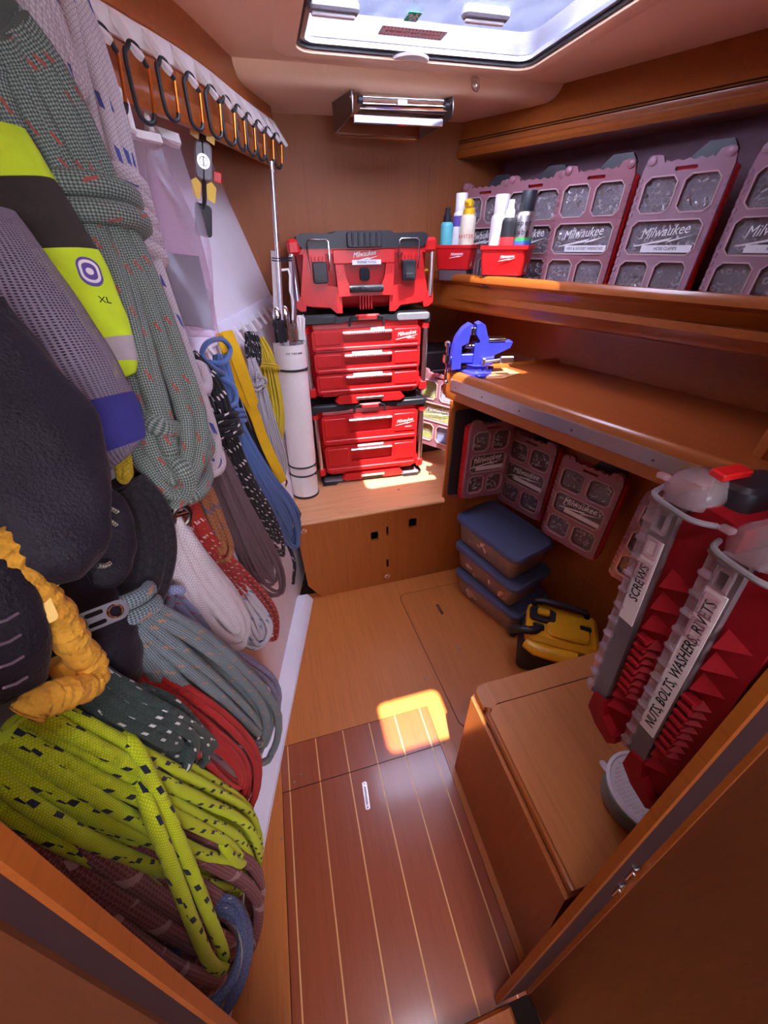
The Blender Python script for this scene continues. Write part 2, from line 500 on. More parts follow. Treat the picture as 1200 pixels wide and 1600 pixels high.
for (ya, yb) in ((.5845, .7365), (-.036, .5820)):
    for k in range(7):
        a = xs[k] + (.002 if k else 0); b_ = xs[k + 1] - (.002 if k < 6 else 0)
        q = MB(); q.box(((a + b_) / 2, (ya + yb) / 2, -.003), (b_ - a - .0004, yb - ya, .006))
        q.build('plank', M['plank'], FLOOR)
    for k in range(1, 7):
        q = MB(); q.box((xs[k], (ya + yb) / 2, -.0033), (.0044, yb - ya, .006))
        q.build('inlay_strip', M['inlay'], FLOOR)
def flush_pull(p, rz, L=.085, W=.017):
    b = MB(); b.plate(rrect(W, L, .006), [rrect(W * .42, L * .66, .002)], 0, .0016)
    o = b.build('flush_pull', M['steel'], FLOOR, M=T(p) @ RZ(rz))
    q = MB(); q.box((0, 0, .0003), (W * .42, L * .66, .0006)); q.build('pull_recess', M['steeldk'], o)
    q = MB()
    for s in (-1, 1): q.lathe([(.0028, 0), (.0022, .0022)], 8, T(0, s * L * .42, .0008))
    q.build('screw', M['grey'], o)
flush_pull(atz(572, 1243, 0), -3)
flush_pull(atz(687, 952, 0), 4, .07, .014)
for (px, py) in ((470, 1210), (460, 1222), (693, 1160), (440, 1310), (489, 1145), (715, 1012), (720, 1012), (712, 1009), (718, 1016), (665, 1060)):
    p = atz(px, py, 0); q = MB(); q.lathe([(.004, 0), (.003, .0012)], 8, T(p.x, p.y, 0)); q.build('screw', M['grey'], FLOOR)
# door sill
q = MB(); q.box((.02, -.062, .016), (.56, .05, .03), .006); struct('trim_1', q, M['trimwood'])

# ---- port hull side: leans out with height, tapers towards the bow
def hull_sheet(y0, y1, z0, z1, off, ny=20, nz=22, th=.03):
    b = MB(); vs = []; fs = []
    for s in (0, 1):
        for i in range(ny + 1):
            y = y0 + (y1 - y0) * i / ny
            for j in range(nz + 1):
                z = z0 + (z1 - z0) * j / nz
                vs.append((hull_x(y, z) + off - s * th, y, z))
    n = (ny + 1) * (nz + 1)
    for i in range(ny):
        for j in range(nz):
            a = i * (nz + 1) + j
            fs.append((a, a + nz + 1, a + nz + 2, a + 1)); fs.append((n + a, n + a + 1, n + a + nz + 2, n + a + nz + 1))
    return b.add(vs, fs)
struct('wall_left', hull_sheet(-.6, 2.24, 0, 2.1, 0), M['hull'], smooth=50)
def xf(y): return -.032 - .269 * (1.463 - y)
b = MB(); rs = []
for y in np.linspace(-.25, 1.455, 12):
    w = .075 if y < 1.1 else .075 - .05 * (y - 1.1) / .36
    rs.append([(xf(y), y, 0), (xf(y) - .004, y, .012), (xf(y) - w, y, .052), (xf(y) - w - .05, y, .055), (xf(y) - w - .05, y, 0)])
b.rings(rs); struct('baseboard_left', b, M['hullwhite'])

# ---- forward bulkhead
b = MB(); b.box((.7, 2.215, 1.04), (2.6, .03, 2.12)); WF = struct('wall_forward', b, M['wallwood'])
b = MB(); b.slab(.40, .62, .004, .05, .001, M=T(.035, 2.2005, 1.60) @ RX(90)); b.build('access_panel', M['wallwood'], WF)
b = MB(); b.slab(.22, .5, .003, .04, .001, M=T(.92, 2.2005, 1.65) @ RX(90)); b.build('access_panel', M['wallwood'], WF)

# ---- low locker under the forward shelf: a panel with cut-outs
YB = 1.462
def bz(px, py): p = aty(px, py, YB); return (p.x, p.z)
LK = thing('locker_front', 'reddish wooden locker front with square cut-outs below the tool shelf', 'locker')
o2 = [(-.005, .0), (1.2, .0), (1.2, .518), (-.09, .518), (-.075, .12)]
o2 = [(.012, .003), (1.2, .003), (1.2, .518), (-.055, .518), (-.048, .105)]
holes = []
for (c, w, h) in (((585.5, 838), .040, .058), ((645, 817.5), .044, .062)):
    x, z = bz(*c); holes.append(rrect(w, h, .008, 3, x, z))
for (c, w, h) in (((605.3, 830), .011, .060), ((605.3, 880), .011, .056)):
    x, z = bz(*c); holes.append(rrect(w, h, .005, 3, x, z))
b = MB(); b.plate(o2, holes, 0, .018, T(0, YB + .018, 0) @ RX(90)); b.build('panel', M['panelwood'], LK)
b = MB(); b.box((.5, YB + .20, .26), (1.1, .01, .5)); b.build('dark_backing', M['gap'], LK)  # near-black sheet that makes the cut-outs read dark
def ring_pull(p, par, r=.016):
    o = MB(); o.lathe([(r * 1.15, 0), (r * 1.15, .003), (r * .8, .004), (r * .8, .002), (.001, .002)], 16, T(p) @ RX(90))
    k = o.build('ring_pull', M['chrome'], par)
    q = MB(); q.tube([Vector(p) + Vector((math.cos(a) * r * .6, -.006, math.sin(a) * r * .6)) for a in np.linspace(0, 2 * math.pi, 17)[:-1]], .0018, 6, closed=True)
    q.build('ring', M['chrome'], k)
p = aty(605.3, 900, YB); ring_pull((p.x, YB, p.z), LK)
p = aty(474, 829, YB); ring_pull((p.x, YB - .002, p.z), LK, .014)
for (px, py) in ((605.5, 804), (605.5, 811)):
    p = aty(px, py, YB); q = MB(); q.lathe([(.0025, 0), (.002, .001)], 8, T(p.x, YB, p.z) @ RX(90)); q.build('screw', M['ink'], LK)

# forward shelf the tool boxes stand on
b = MB(); b.plate([(-.18, 1.452), (.690, 1.446), (.690, 1.48), (1.25, 1.48), (1.25, 2.198), (-.30, 2.198)], [], .519, .540)
SH = tag(b.build('tool_shelf', M['ply']), 'pale plywood shelf across the bow under the red tool boxes', 'shelf')
b = MB(); b.tube([(-.175, 1.449, .5295), (.688, 1.4445, .5295)], .0105, 10); b.build('front_edge', M['ply'], SH)
p = atz(623, 765, .54); q = MB(); q.lathe([(.008, 0), (.006, .0012)], 12, T(p.x, p.y, .54)); q.build('screw_cap', M['steeldk'], SH)

# ---- starboard side
def ruled(b, A, B, C_, D, th):
    """four-cornered board A-B along the bottom, D-C along the top, thickness th along its back"""
    A, B, C_, D = map(Vector, (A, B, C_, D)); n = (B - A).cross(D - A).normalized() * th
    vs = [A, B, C_, D, A - n, B - n, C_ - n, D - n]
    return b.add(vs, [(0, 1, 2, 3), (7, 6, 5, 4), (0, 4, 5, 1), (1, 5, 6, 2), (2, 6, 7, 3), (3, 7, 4, 0)])
b = MB(); b.box((.945, 1.468, .575), (.52, .018, .93), .004); struct('wall_partition', b, M['panelwood'])
b = MB(); ruled(b, (1.47, .02, 0), (1.06, 1.75, 0), (1.06, 1.75, 1.10), (1.47, .02, 1.10), .02); struct('wall_right', b, M['panelwood'])
b = MB(); ruled(b, (2.02, .10, 1.38), (1.17, 2.2, 1.38), (1.22, 2.2, 2.08), (2.10, .10, 2.08), .02); struct('wall_right_upper', b, M['hulldark'])
# counter
CD = Vector((.328, -.945, 0)); CN = Vector((-.945, -.328, 0))
C0 = Vector((.675, 1.506, 0)); CL = 1.12
def cpt(t, off, z): return C0 + CD * t - CN * off + Vector((0, 0, z))
e = cpt(CL, 0, 0)
CT = thing('workbench', 'wooden workbench with raised front edge and aluminium strip on the right', 'workbench')
b = MB(); b.plate([(C0.x + .012, C0.y), (C0.x + .02, C0.y - .02), (e.x + .02, e.y), (1.64, e.y), (1.262, 1.56), (C0.x + .02, 1.56)], [], 1.10, 1.140)
b.build('worktop', M['counter'], CT)
prof = [(0, 1.040), (-.003, 1.062), (0, 1.075), (0, 1.125), (.004, 1.143), (.014, 1.153), (.026, 1.154), (.036, 1.146), (.040, 1.136), (.040, 1.05), (.030, 1.038)]
b = MB(); b.rings([[tuple(cpt(t, o, z)) for o, z in prof] for t in (0, .004, CL)]); b.build('front_edge', M['trimwood'], CT, smooth=50)
b = MB(); b.rings([[tuple(Vector((.675 + x, C0.y + .055 - y, 0)) + Vector((0, 0, z))) for y, z in prof] for x in (.01, .58)]); b.build('end_edge', M['trimwood'], CT, smooth=50)
b = MB()
aprof = [(-.003, 1.080), (-.003, 1.120), (-.006, 1.122), (-.006, 1.126), (.002, 1.126), (.002, 1.080)]
b.rings([[tuple(cpt(t, o, z)) for o, z in aprof] for t in (.03, CL)]); AL = b.build('metal_strip', M['alu'], CT)
for t in (.06, .21, .39, .60, .85):
    q = MB(); q.lathe([(.0042, 0), (.003, .002)], 8, frame(cpt(t, -.003, 1.098), CD, Vector((0, 0, 1)), CN)); q.build('screw', M['steeldk'], AL)
b = MB(); ruled(b, (1.66, .28, 1.13), (1.03, 2.2, 1.13), (1.05, 2.2, 1.40), (1.68, .28, 1.40), .02); b.build('backboard', M['trimwood'], CT)
# aft end post of the workbench
pa = atz(1152, 702, 1.14)
b = MB(); b.box((pa.x + .27, pa.y - .05, 1.30), (.54, .045, .36), .014); b.build('end_panel', M['trimwood'], CT)
# upper shelf
US = thing('upper_shelf', 'long wooden shelf with deep front fiddle above the workbench', 'shelf')
UD = Vector((.321, -.947, 0)); UN = Vector((-.947, -.321, 0)); U0 = Vector((.692, 2.2, 0)); UL = 2.0
b = MB(); b.plate([(U0.x + .01, 2.198), (U0.x + UD.x * UL + .01, 2.2 + UD.y * UL), (1.97, .30), (1.18, 2.198)], [], 1.378, 1.400); b.build('shelf_board', M['trimwood'], US)
rs = []
for t in np.linspace(0, UL, 12):
    tw = .055 * t
    pr = [(tw, 1.331), (tw - .006, 1.336), (tw - .010, 1.348), (tw * .9 - .006, 1.358), (tw * .25, 1.436), (tw * .2 + .002, 1.437), (tw * .2 - .004, 1.440), (-.008, 1.450), (-.008, 1.466), (0, 1.476), (.016, 1.477), (.026, 1.47), (.030, 1.45), (tw + .03, 1.345), (tw + .02, 1.331)]
    rs.append([tuple(U0 + UD * float(t) - UN * float(o) + Vector((0, 0, z))) for o, z in pr])
b = MB(); b.rings(rs); b.build('fiddle', M['trimwood'], US, smooth=40)
# wooden header under the deck
HD = Vector((.4655, -.885, 0)); HN = Vector((-.885, -.4655, 0)); H0 = Vector((.955, 2.2, 0)); HL = 2.1
rs = []
for t in (0, HL):
    pr = [(.004, 1.900), (-.012, 1.903), (-.018, 1.915), (-.014, 1.928), (-.004, 1.934), (-.0065, 1.940), (-.0065, 1.950), (-.003, 1.953), (-.005, 1.957), (0, 1.966), (.012, 2.09), (.20, 2.09), (.20, 1.900)]
    rs.append([tuple(H0 + HD * t - HN * o + Vector((0, 0, z))) for o, z in pr])
b = MB(); b.rings(rs); struct('trim_2', b, M['trimwood'], smooth=40)
for zz in (1.952, 1.960):
    b = MB(); a_, c_ = H0 + HN * .006 + Vector((0, 0, zz)), H0 + HD * HL + HN * .006 + Vector((0, 0, zz))
    b.tube([a_, c_], .0016, 6); struct('trim_3', b, M['gap'])

# ---- ceiling with the hatch opening and, farther aft, a small skylight
HX0, HX1, HY0, HY1 = .19, .962, 1.03, 1.70
hatch = rrect(HX1 - HX0, HY1 - HY0, .05, 5, (HX0 + HX1) / 2, (HY0 + HY1) / 2)
sky2 = rrect(.27, .215, .03, 4, .13, -.095)
b = MB(); b.plate([(-1.05, -1.6), (2.3, -1.6), (2.3, 2.25), (-1.0, 2.25)], [hatch, sky2], 2.06, 2.12); CE = struct('ceiling', b, M['liner'])
rs = []
for x in (-.5, 2.0):
    rs.append([(x, 1.800, 2.061), (x, 1.806, 2.044), (x, 1.822, 2.026), (x, 1.846, 2.018), (x, 1.88, 2.017), (x, 2.22, 2.022), (x, 2.22, 2.061)])
b = MB(); b.rings(rs); b.build('step_down', M['liner'], CE, smooth=60)
b = MB()
ho = [rrect(HX1 - HX0 + w, HY1 - HY0 + w, r, 6, (HX0 + HX1) / 2, (HY0 + HY1) / 2) for w, r in ((.13, .09), (.11, .085), (.03, .055), (.0, .05), (.0, .05))]
hz = (2.0605, 2.054, 2.050, 2.054, 2.062)
b.rings([[(x, y, z) for x, y in l] for l, z in zip(ho, hz)], caps=(False, False)); b.build('hatch_surround', M['liner'], CE, smooth=60)
# hatch (window): alloy frame, acrylic pane, handles and notices
WN = thing('window_1', 'deck hatch', 'hatch'); del WN['label']; del WN['category']; WN['kind'] = 'structure'
t = NT('hatch_acrylic')
tr = t.n('ShaderNodeBsdfTransparent'); tr.inputs[0].default_value = (.86, .89, .97, 1)
gl = t.bsdf((.75, .80, .95), .05, spec=.5)
mx = t.n('ShaderNodeMixShader'); mx.inputs[0].default_value = .12
t.l(tr.outputs[0], mx.inputs[1]); t.l(gl.outputs[0], mx.inputs[2]); M['acrylic'] = t.done(mx)
hc = ((HX0 + HX1) / 2, (HY0 + HY1) / 2); hw_, hh_ = HX1 - HX0, HY1 - HY0
def hr(d, r): return rrect(hw_ + d, hh_ + d, r, 5, *hc)
b = MB(); b.plate(hr(-.001, .05), [hr(-.020, .045)], 2.061, 2.068); b.build('gasket', M['black'], WN)
b = MB(); b.plate(hr(-.004, .05), [hr(-.05, .035)], 2.068, 2.078); b.build('window_frame', M['alu'], WN)
b = MB(); b.plate(hr(-.002, .05), [], 2.0785, 2.085); b.build('pane', M['acrylic'], WN)
b = MB(); b.plate(hr(-.001, .05), [hr(-.012, .045)], 2.086, 2.135); b.build('glare_ring', M['grey'], WN)  # grey ring added to dim the sunlit edge of the opening
def dn(px, py, z): p = atz(px, py, z); return frame(p, Vector((1, 0, 0)), Vector((0, -1, 0)), Vector((0, 0, -1)))
ZP = 2.0782
M['green'] = plastic('exit_green', (.02, .42, .20), .5)
M['pinkink'] = plastic('notice_red', (.90, .10, .18), .5)
m_ = dn(645, 26, ZP)
b = MB(); b.slab(.036, .052, .0006, .002, M=m_); ST = b.build('exit_sign', M['green'], WN)
b = MB(); b.text('↑', .03, m_ @ T(-.009, .004, .0008)); b.lathe([(.0035, 0), (.0035, .0006)], 8, m_ @ T(.007, .016, .0007))
b.tube([m_ @ Vector(v) for v in ((.007, .011, .0009), (.005, -.002, .0009), (.011, -.010, .0009), (.008, -.020, .0009))], .0018, 5)
b.tube([m_ @ Vector(v) for v in ((.005, -.002, .0009), (-.002, -.010, .0009), (-.004, -.018, .0009))], .0018, 5)
b.tube([m_ @ Vector(v) for v in ((.014, .002, .0009), (.007, .008, .0009), (.0, .002, .0009))], .0014, 5)
b.build('pictogram', M['label'], ST)
m_ = dn(645, 51, ZP)
b = MB(); b.slab(.192, .058, .0004, .003, M=m_ @ T(0, 0, .0006)); b.build('notice_backing', M['label'], WN)
m_ = m_ @ T(0, 0, .0014)
b = MB(); b.text('EMERGENCY EXIT WINDOW', .0155, m_, sx=.80)
for k in range(18):
    for sy in (-.021, .021):
        b.box((-.088 + k * .0103, sy, 0), (.0036, .008, .0008), M=m_)
b.build('notice', M['pinkink'], WN)
for (px, py) in ((760, 12), (520, 0)):
    m_ = dn(px, py, 2.0784)
    b = MB(); b.slab(.13, .038, .020, .014, .005, M=m_); H = b.build('hatch_handle', M['grey'], WN)
    b = MB(); b.slab(.11, .016, .006, .006, .002, M=m_ @ T(0, -.004, .020)); b.build('handle_label', M['label'], H)
b = MB(); b.lathe([(.062, 0), (.058, .006), (.001, .006)], 24, dn(640, 93, 2.062)); b.build('round_stop', M['white'], WN)
# canvas awning added to block sun over the hatch's fore part; colour kept dim
t = NT('sun_block_canvas')
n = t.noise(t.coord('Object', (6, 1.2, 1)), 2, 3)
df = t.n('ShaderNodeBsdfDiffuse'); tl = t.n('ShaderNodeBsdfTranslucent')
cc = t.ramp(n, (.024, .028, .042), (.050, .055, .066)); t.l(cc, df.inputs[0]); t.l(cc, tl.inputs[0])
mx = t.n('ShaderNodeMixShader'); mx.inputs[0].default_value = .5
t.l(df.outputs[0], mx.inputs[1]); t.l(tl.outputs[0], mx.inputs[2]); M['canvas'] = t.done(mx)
b = MB(); rs = []
for y in np.linspace(1.40, 3.6, 16):
    rs.append([(x, y, 2.32 + .05 * (y - 1.4) + .012 * math.sin(x * 7) + .01 * math.sin(y * 5)) for x in np.linspace(-.6, 2.2, 18)])
b.rings(rs, caps=(False, False), closed=False)
tag(b.build('sun_block_awning', M['canvas'], smooth=60), 'dim canvas awning added over the deck hatch to block the sun', 'awning')

# ---- aft bulkhead with the doorway the camera looks through
AK = Vector((0, .1143, .9935)); AJ = Vector((0, .9935, -.1143))
AF = frame(Vector((0, -.02, 0)), Vector((1, 0, 0)), AK, Vector((0, -.9935, .1143)))    # x across, y up the bulkhead, z aft
def edge_r(z): return .27 + .17 * z
b = MB(); b.plate([(-1.0, 0), (-.214, 0), (-.214, 1.95), (edge_r(1.95) + .004, 1.95), (.274, 0), (2.0, 0), (2.0, 2.06), (-1.0, 2.06)], [], .000, .006, AF)
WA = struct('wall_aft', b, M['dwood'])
b = MB(); b.plate([(.27, 0), (edge_r(1.97), 1.97), (edge_r(1.97) + .012, 1.97), (.282, 0)], [], -.003, .011, AF); b.build('jamb_edge', M['trimwood'], WA)
b = MB(); b.plate([(.282, 0), (edge_r(1.97) + .012, 1.97), (edge_r(1.97) + .085, 1.97), (.355, 0)], [], .006, .010, AF); b.build('door_casing', M['seal'], WA)
b = MB(); b.plate([(.355, 0), (edge_r(1.97) + .085, 1.97), (edge_r(1.97) + .092, 1.97), (.362, 0)], [], .006, .018, AF); b.build('casing_bead', M['trimwood'], WA)
b = MB(); b.plate([(-.21, 0), (-.21, 1.97), (-.2165, 1.97), (-.2165, 0)], [], -.003, .011, AF); b.build('jamb_edge', M['trimwood'], WA)
b = MB(); b.plate([(-.2168, 0), (-.2168, 1.97), (-.245, 1.97), (-.245, 0)], [], .006, .009, AF); b.build('door_casing', M['seal'], WA)
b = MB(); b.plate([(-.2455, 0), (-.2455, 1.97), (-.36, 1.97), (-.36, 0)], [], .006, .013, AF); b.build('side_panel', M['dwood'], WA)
AFi = AF.inverted()
def on_aft(px, py, off=.010):
    d = Vector(ray(px, py).tolist()); c = Vector(CAM.tolist()); n = AF.to_3x3() @ Vector((0, 0, 1)); o = AF @ Vector((0, 0, off))
    return c + d * ((o - c).dot(n) / d.dot(n))
for (px, py) in ((988, 1362), (966, 1388)):
    p = AFi @ on_aft(px, py)
    b = MB(); b.slab(.020, .042, .004, .006, .001, M=AF @ T(p.x, p.y, .010) @ RZ(-9)); SP = b.build('strike_plate', M['steel'], WA)
    b = MB(); b.lathe([(.003, 0), (.002, .002)], 8, AF @ T(p.x, p.y, .014)); b.build('screw', M['steeldk'], SP)
# port side: wooden beam the peg rail is fixed to
RPX = [((.135, 2.10), 1), ((.02, 1.80), 1), ((-.094, 1.479), 1), ((-.221, 1.234), 1), ((-.33, 1.02), 1), ((-.55, .62), 1)]
RL = catmull([(p[0][0], p[0][1], 0) for p in RPX], 40)
RL = [Vector(p.tolist()) for p in RL]
b = MB(); rs = []
for i, p in enumerate(RL):
    tn = (RL[min(i + 1, 39)] - RL[max(i - 1, 0)]).normalized(); nn = Vector((-tn.y, tn.x, 0))   # into the room
    if nn.x < 0: nn = -nn
    pr = [(-.012, 2.062), (-.012, 1.985), (-.004, 1.978), (-.004, 1.895), (-.006, 1.890), (-.004, 1.885), (-.004, 1.856), (-.012, 1.845), (-.03, 1.845), (-.03, 2.062)]
    rs.append([tuple(p + nn * o + Vector((0, 0, z))) for o, z in pr])
b.rings(rs); struct('trim_4', b, M['trimwood'], smooth=40)

# the saloon behind the doorway: plain wooden sides, and an unseen opening added high at its far end for fill light
b = MB(); b.plate([(-1.0, -.05), (2.0, -.05), (2.0, 2.08), (-1.0, 2.08)], [rrect(.9, .5, .03, 3, .45, 1.65)], 0, .03, T(0, -1.57, 0) @ RX(90)); struct('wall_back', b, M['wallwood'])
b = MB(); b.box((-1.0, -.78, 1.02), (.03, 1.62, 2.1)); struct('wall_back_left', b, M['wallwood'])
b = MB(); b.box((2.0, -.78, 1.02), (.03, 1.62, 2.1)); struct('wall_back_right', b, M['wallwood'])
# sides of the passage just outside the doorway
def aft_pt(x, z): return Vector((x, -.02 - .012 + .115 * z, z))
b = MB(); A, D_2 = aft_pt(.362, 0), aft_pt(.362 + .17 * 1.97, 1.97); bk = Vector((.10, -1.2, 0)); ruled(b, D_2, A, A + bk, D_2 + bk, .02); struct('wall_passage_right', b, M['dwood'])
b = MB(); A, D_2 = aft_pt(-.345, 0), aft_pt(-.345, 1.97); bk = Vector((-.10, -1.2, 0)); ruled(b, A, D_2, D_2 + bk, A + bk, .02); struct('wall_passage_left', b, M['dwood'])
b = MB(); b.box((2.12, .33, 1.02), (.03, 3.9, 2.2)); struct('wall_outer_right', b, M['hull'])

# ================================================================== lettering used on the tools
def logo(b, size, Mx):
    """slanted script-like maker's mark with the bolt under it"""
    b.text('Milwaukee', size, Mx @ RZ(6) @ T(0, size * .12, 0), shear=.35, sx=.82)
    w = size * 2.1
    b.prism([(-w, -size * .62), (w * .35, -size * .36), (w * .18, -size * .52), (w, -size * .36), (w * .1, -size * .72), (w * .28, -size * .56), (-w, -size * .70)], 0, .0006, Mx @ RZ(6))
    return b
FR = RX(90)          # drawn in XY, stood up in XZ, facing -Y

# ================================================================== stack of red tool boxes on the forward shelf
STK = T(.388, 1.752, .540) @ RZ(-3.5)
W_ = .565; D_ = .40
# ---- black mounting plate under the stack
MP = thing('mounting_plate', 'black and grey mounting plate under the red tool box stack', 'mounting plate', STK)
b = MB(); b.plate([(-.27, -.035), (-.20, -.035), (-.185, -.012), (.16, -.012), (.175, -.030), (.25, -.030), (.275, -.008), (.28, .40), (-.28, .40)], [], .0005, .014); b.build('plate', M['black'], MP)
b = MB(); b.slab(.12, .06, .008, .01, .002, M=T(.20, .005, .014)); b.build('corner_pad', M['grey'], MP)
b = MB(); b.slab(.10, .05, .008, .01, .002, M=T(-.21, .0, .014)); b.build('corner_pad', M['grey'], MP)

def rod(par, x, z0, z1):
    b = MB(); b.cyl((x, -.004, z0), (x, -.004, z1), .011, 14); b.build('corner_rod', M['alu'], par)
def drawer_unit(name, label, z, h, rows, topmat):
    t = thing(name, label, 'tool box', STK @ T(0, 0, z), 'red tool boxes stacked on the forward shelf')
    # carcass, narrower at its foot
    b = MB(); rs = []
    for (zz, w, y0) in ((.022, W_ - .08, .02), (.028, W_ - .07, .006), (h - .05, W_ - .045, .004), (h - .035, W_ - .04, .01)):
        rs.append([(x, y, zz) for x, y in [(-w / 2, D_), (-w / 2, y0 + .03), (-w / 2 + .03, y0), (w / 2 - .03, y0), (w / 2, y0 + .03), (w / 2, D_)]])
    b.rings(rs); b.build('carcass', M['red'], t)
    # dark top frame with feet slots
    b = MB(); b.plate([(-W_ / 2 + .02, h - .048), (-W_ / 2 + .03, h - .036), (-.11, h - .036), (-.09, h - .03), (.09, h - .03), (.11, h - .036), (W_ / 2 - .03, h - .036), (W_ / 2 - .02, h - .048), (W_ / 2, h - .048), (W_ / 2, h - .012), (W_ / 2 - .02, h), (.14, h), (.12, h - .012), (-.12, h - .012), (-.14, h), (-W_ / 2 + .02, h), (-W_ / 2, h - .012), (-W_ / 2, h - .048)], [], -D_ + .0, .012, FR)
    b.build('top_frame', M['black'], t)
    for s, mt in ((-1, M['black']), (1, topmat)):  # topmat can pale the black frame's right corner: sunlight put into the colour
        b = MB(); b.slab(.145, .030, .010, .010, .004, M=T(s * .205, -.008, h - .022) @ FR); b.build('frame_corner', mt, t)
    # red corner blocks and the rods between them
    for s in (-1, 1):
        b = MB(); b.box((s * (W_ / 2 - .018), .02, .055), (.036, .07, .05), .008); b.build('corner_block', M['red'], t)
        b = MB(); b.box((s * (W_ / 2 - .016), .02, h - .062), (.032, .06, .03), .006); b.build('corner_block', M['red'], t)
        rod(t, s * (W_ / 2 - .016), .075, h - .07)
    # drawers
    z0 = .045; z1 = h - .055; dh = (z1 - z0) / rows; dw = W_ - .085
    for k in range(rows):
        zc = z0 + dh * (k + .5); top = k == rows - 1
        hh = dh - .006; pw = .215
        b = MB()
        cut = .012
        out = [(-dw / 2, hh / 2 - cut), (-dw / 2 + cut, hh / 2), (dw / 2 - cut, hh / 2), (dw / 2, hh / 2 - cut), (dw / 2, -hh / 2 + cut), (dw / 2 - cut, -hh / 2), (-dw / 2 + cut, -hh / 2), (-dw / 2, -hh / 2 + cut)]
        sc_ = rrect(pw, hh * .46, .008, 3, 0, hh * .10)
        b.plate(out, [sc_[::-1]], 0, .016, FR)
        b.box((0, .006, hh * .10), (pw, .004, hh * .46))
        # raised side fields and the ledge along the drawer foot
        for s in (-1, 1):
            b.slab(dw / 2 - pw / 2 - .022, hh * .60, .004, .006, .002, M=T(s * (pw / 2 + (dw / 2 - pw / 2) / 2 + .001), -.016, hh * .10) @ FR)
        b.box((0, -.019, -hh * .38), (dw - .02, .010, hh * .13), .003)
        d = b.build('drawer', M['red'], t, M=T(0, .0, zc))
        b = MB(); b.box((0, -.0235, hh * .335), (pw + .004, .017, .011), .004)
        for q in range(15):
            b.box((-.072 + q * .0103, -.033, hh * .335), (.005, .003, .010))
        b.build('pull', M['alu'], d)
        if not top or rows == 3:
            b = MB(); b.box((-.004 if not top else .045, -.0165, hh * .45), (.135 if not top else .06, .002, .011)); b.build('label_strip', M['label'], d)
        if top:
            b = MB(); logo(b, .024, T(.175, -.0215, hh * .14) @ FR); b.text('PACKOUT', .008, T(.195, -.0215, -hh * .06) @ FR); b.build('logo', M['logo'], d)
    # clips: one at the head, one at the foot
    b = MB(); b.tube([(-.075, -.012, h - .05), (-.07, -.016, h - .018), (-.05, -.018, h - .010), (.05, -.018, h - .010), (.07, -.016, h - .018), (.075, -.012, h - .05)], .005, 8)
    b.build('clip_wire', M['black'], t)
    b = MB(); b.box((.0, -.024, h - .014), (.085, .022, .020), .005); b.box((0, -.030, h - .006), (.10, .006, .006), .002); b.build('clip', M['red'], t)
    b = MB(); b.plate([(-.165, .012), (-.145, .036), (.15, .036), (.17, .012), (.15, -.002), (.06, -.002), (.05, .012), (-.05, .012), (-.06, -.002), (-.145, -.002)], [], -.004, .026, FR); b.build('foot_clip', M['red'], t)
    b = MB(); b.box((0, -.029, .020), (.13, .004, .012), .001); b.build('foot_clip_plate', M['alu'], t)
    return t
drawer_unit('drawer_tool_box', 'red two-drawer tool box at the bottom of the stack', .016, .418, 2, M['black'])
drawer_unit('drawer_tool_box', 'red three-drawer tool box in the middle of the stack', .436, .378, 3, M['grey'])

# ---- top tool box
TB = thing('tool_box', 'large red tool box with black lid on top of the stack', 'tool box', STK @ T(0, 0, .816), 'red tool boxes stacked on the forward shelf')
h = .268; w = .585
b = MB(); rs = []
for (zz, ww, y0) in ((.014, w - .15, .03), (.035, w - .10, .012), (.06, w - .085, .006), (.205, w - .06, .0), (.212, w - .055, .0)):
    rs.append([(x, y, zz) for x, y in [(-ww / 2, D_), (-ww / 2, y0 + .025), (-ww / 2 + .025, y0), (ww / 2 - .025, y0), (ww / 2, y0 + .025), (ww / 2, D_)]])
b.rings(rs); b.build('body', M['reddk'], TB)
# raised front frame of the body
b = MB(); b.plate([(-.235, .205), (-.155, .205), (-.150, .115), (-.155, .10), (-.10, .092), (-.10, .0), (-.125, .0), (-.15, .022), (-.24, .030), (-.265, .06)],
                  [], 0, .016, T(0, .004, 0) @ FR); b.build('front_rib', M['red'], TB)
b = MB(); b.plate([(.235, .205), (.155, .205), (.150, .115), (.155, .10), (.10, .092), (.10, .0), (.125, .0), (.15, .022), (.24, .030), (.265, .06)][::-1],
                  [], 0, .016, T(0, .004, 0) @ FR); b.build('front_rib', M['red'], TB)
b = MB()
for k in range(5): b.box((-.024 + k * .012, -.004, .045), (.007, .012, .07), .002)
b.build('front_ribbing', M['red'], TB)
# corner posts with rods
for s in (-1, 1):
    b = MB(); b.box((s * (w / 2 - .024), .022, .228), (.048, .085, .05), .010); b.build('corner_block', M['red'], TB)
    b = MB(); b.plate([(s * .29, .028), (s * .29, .062), (s * .262, .066), (s * .245, .035), (s * .25, .012), (s * .27, .012)][::s], [], -.06, .012, FR); b.build('corner_block', M['red'], TB)
    rod(TB, s * (w / 2 - .014), .05, .225)
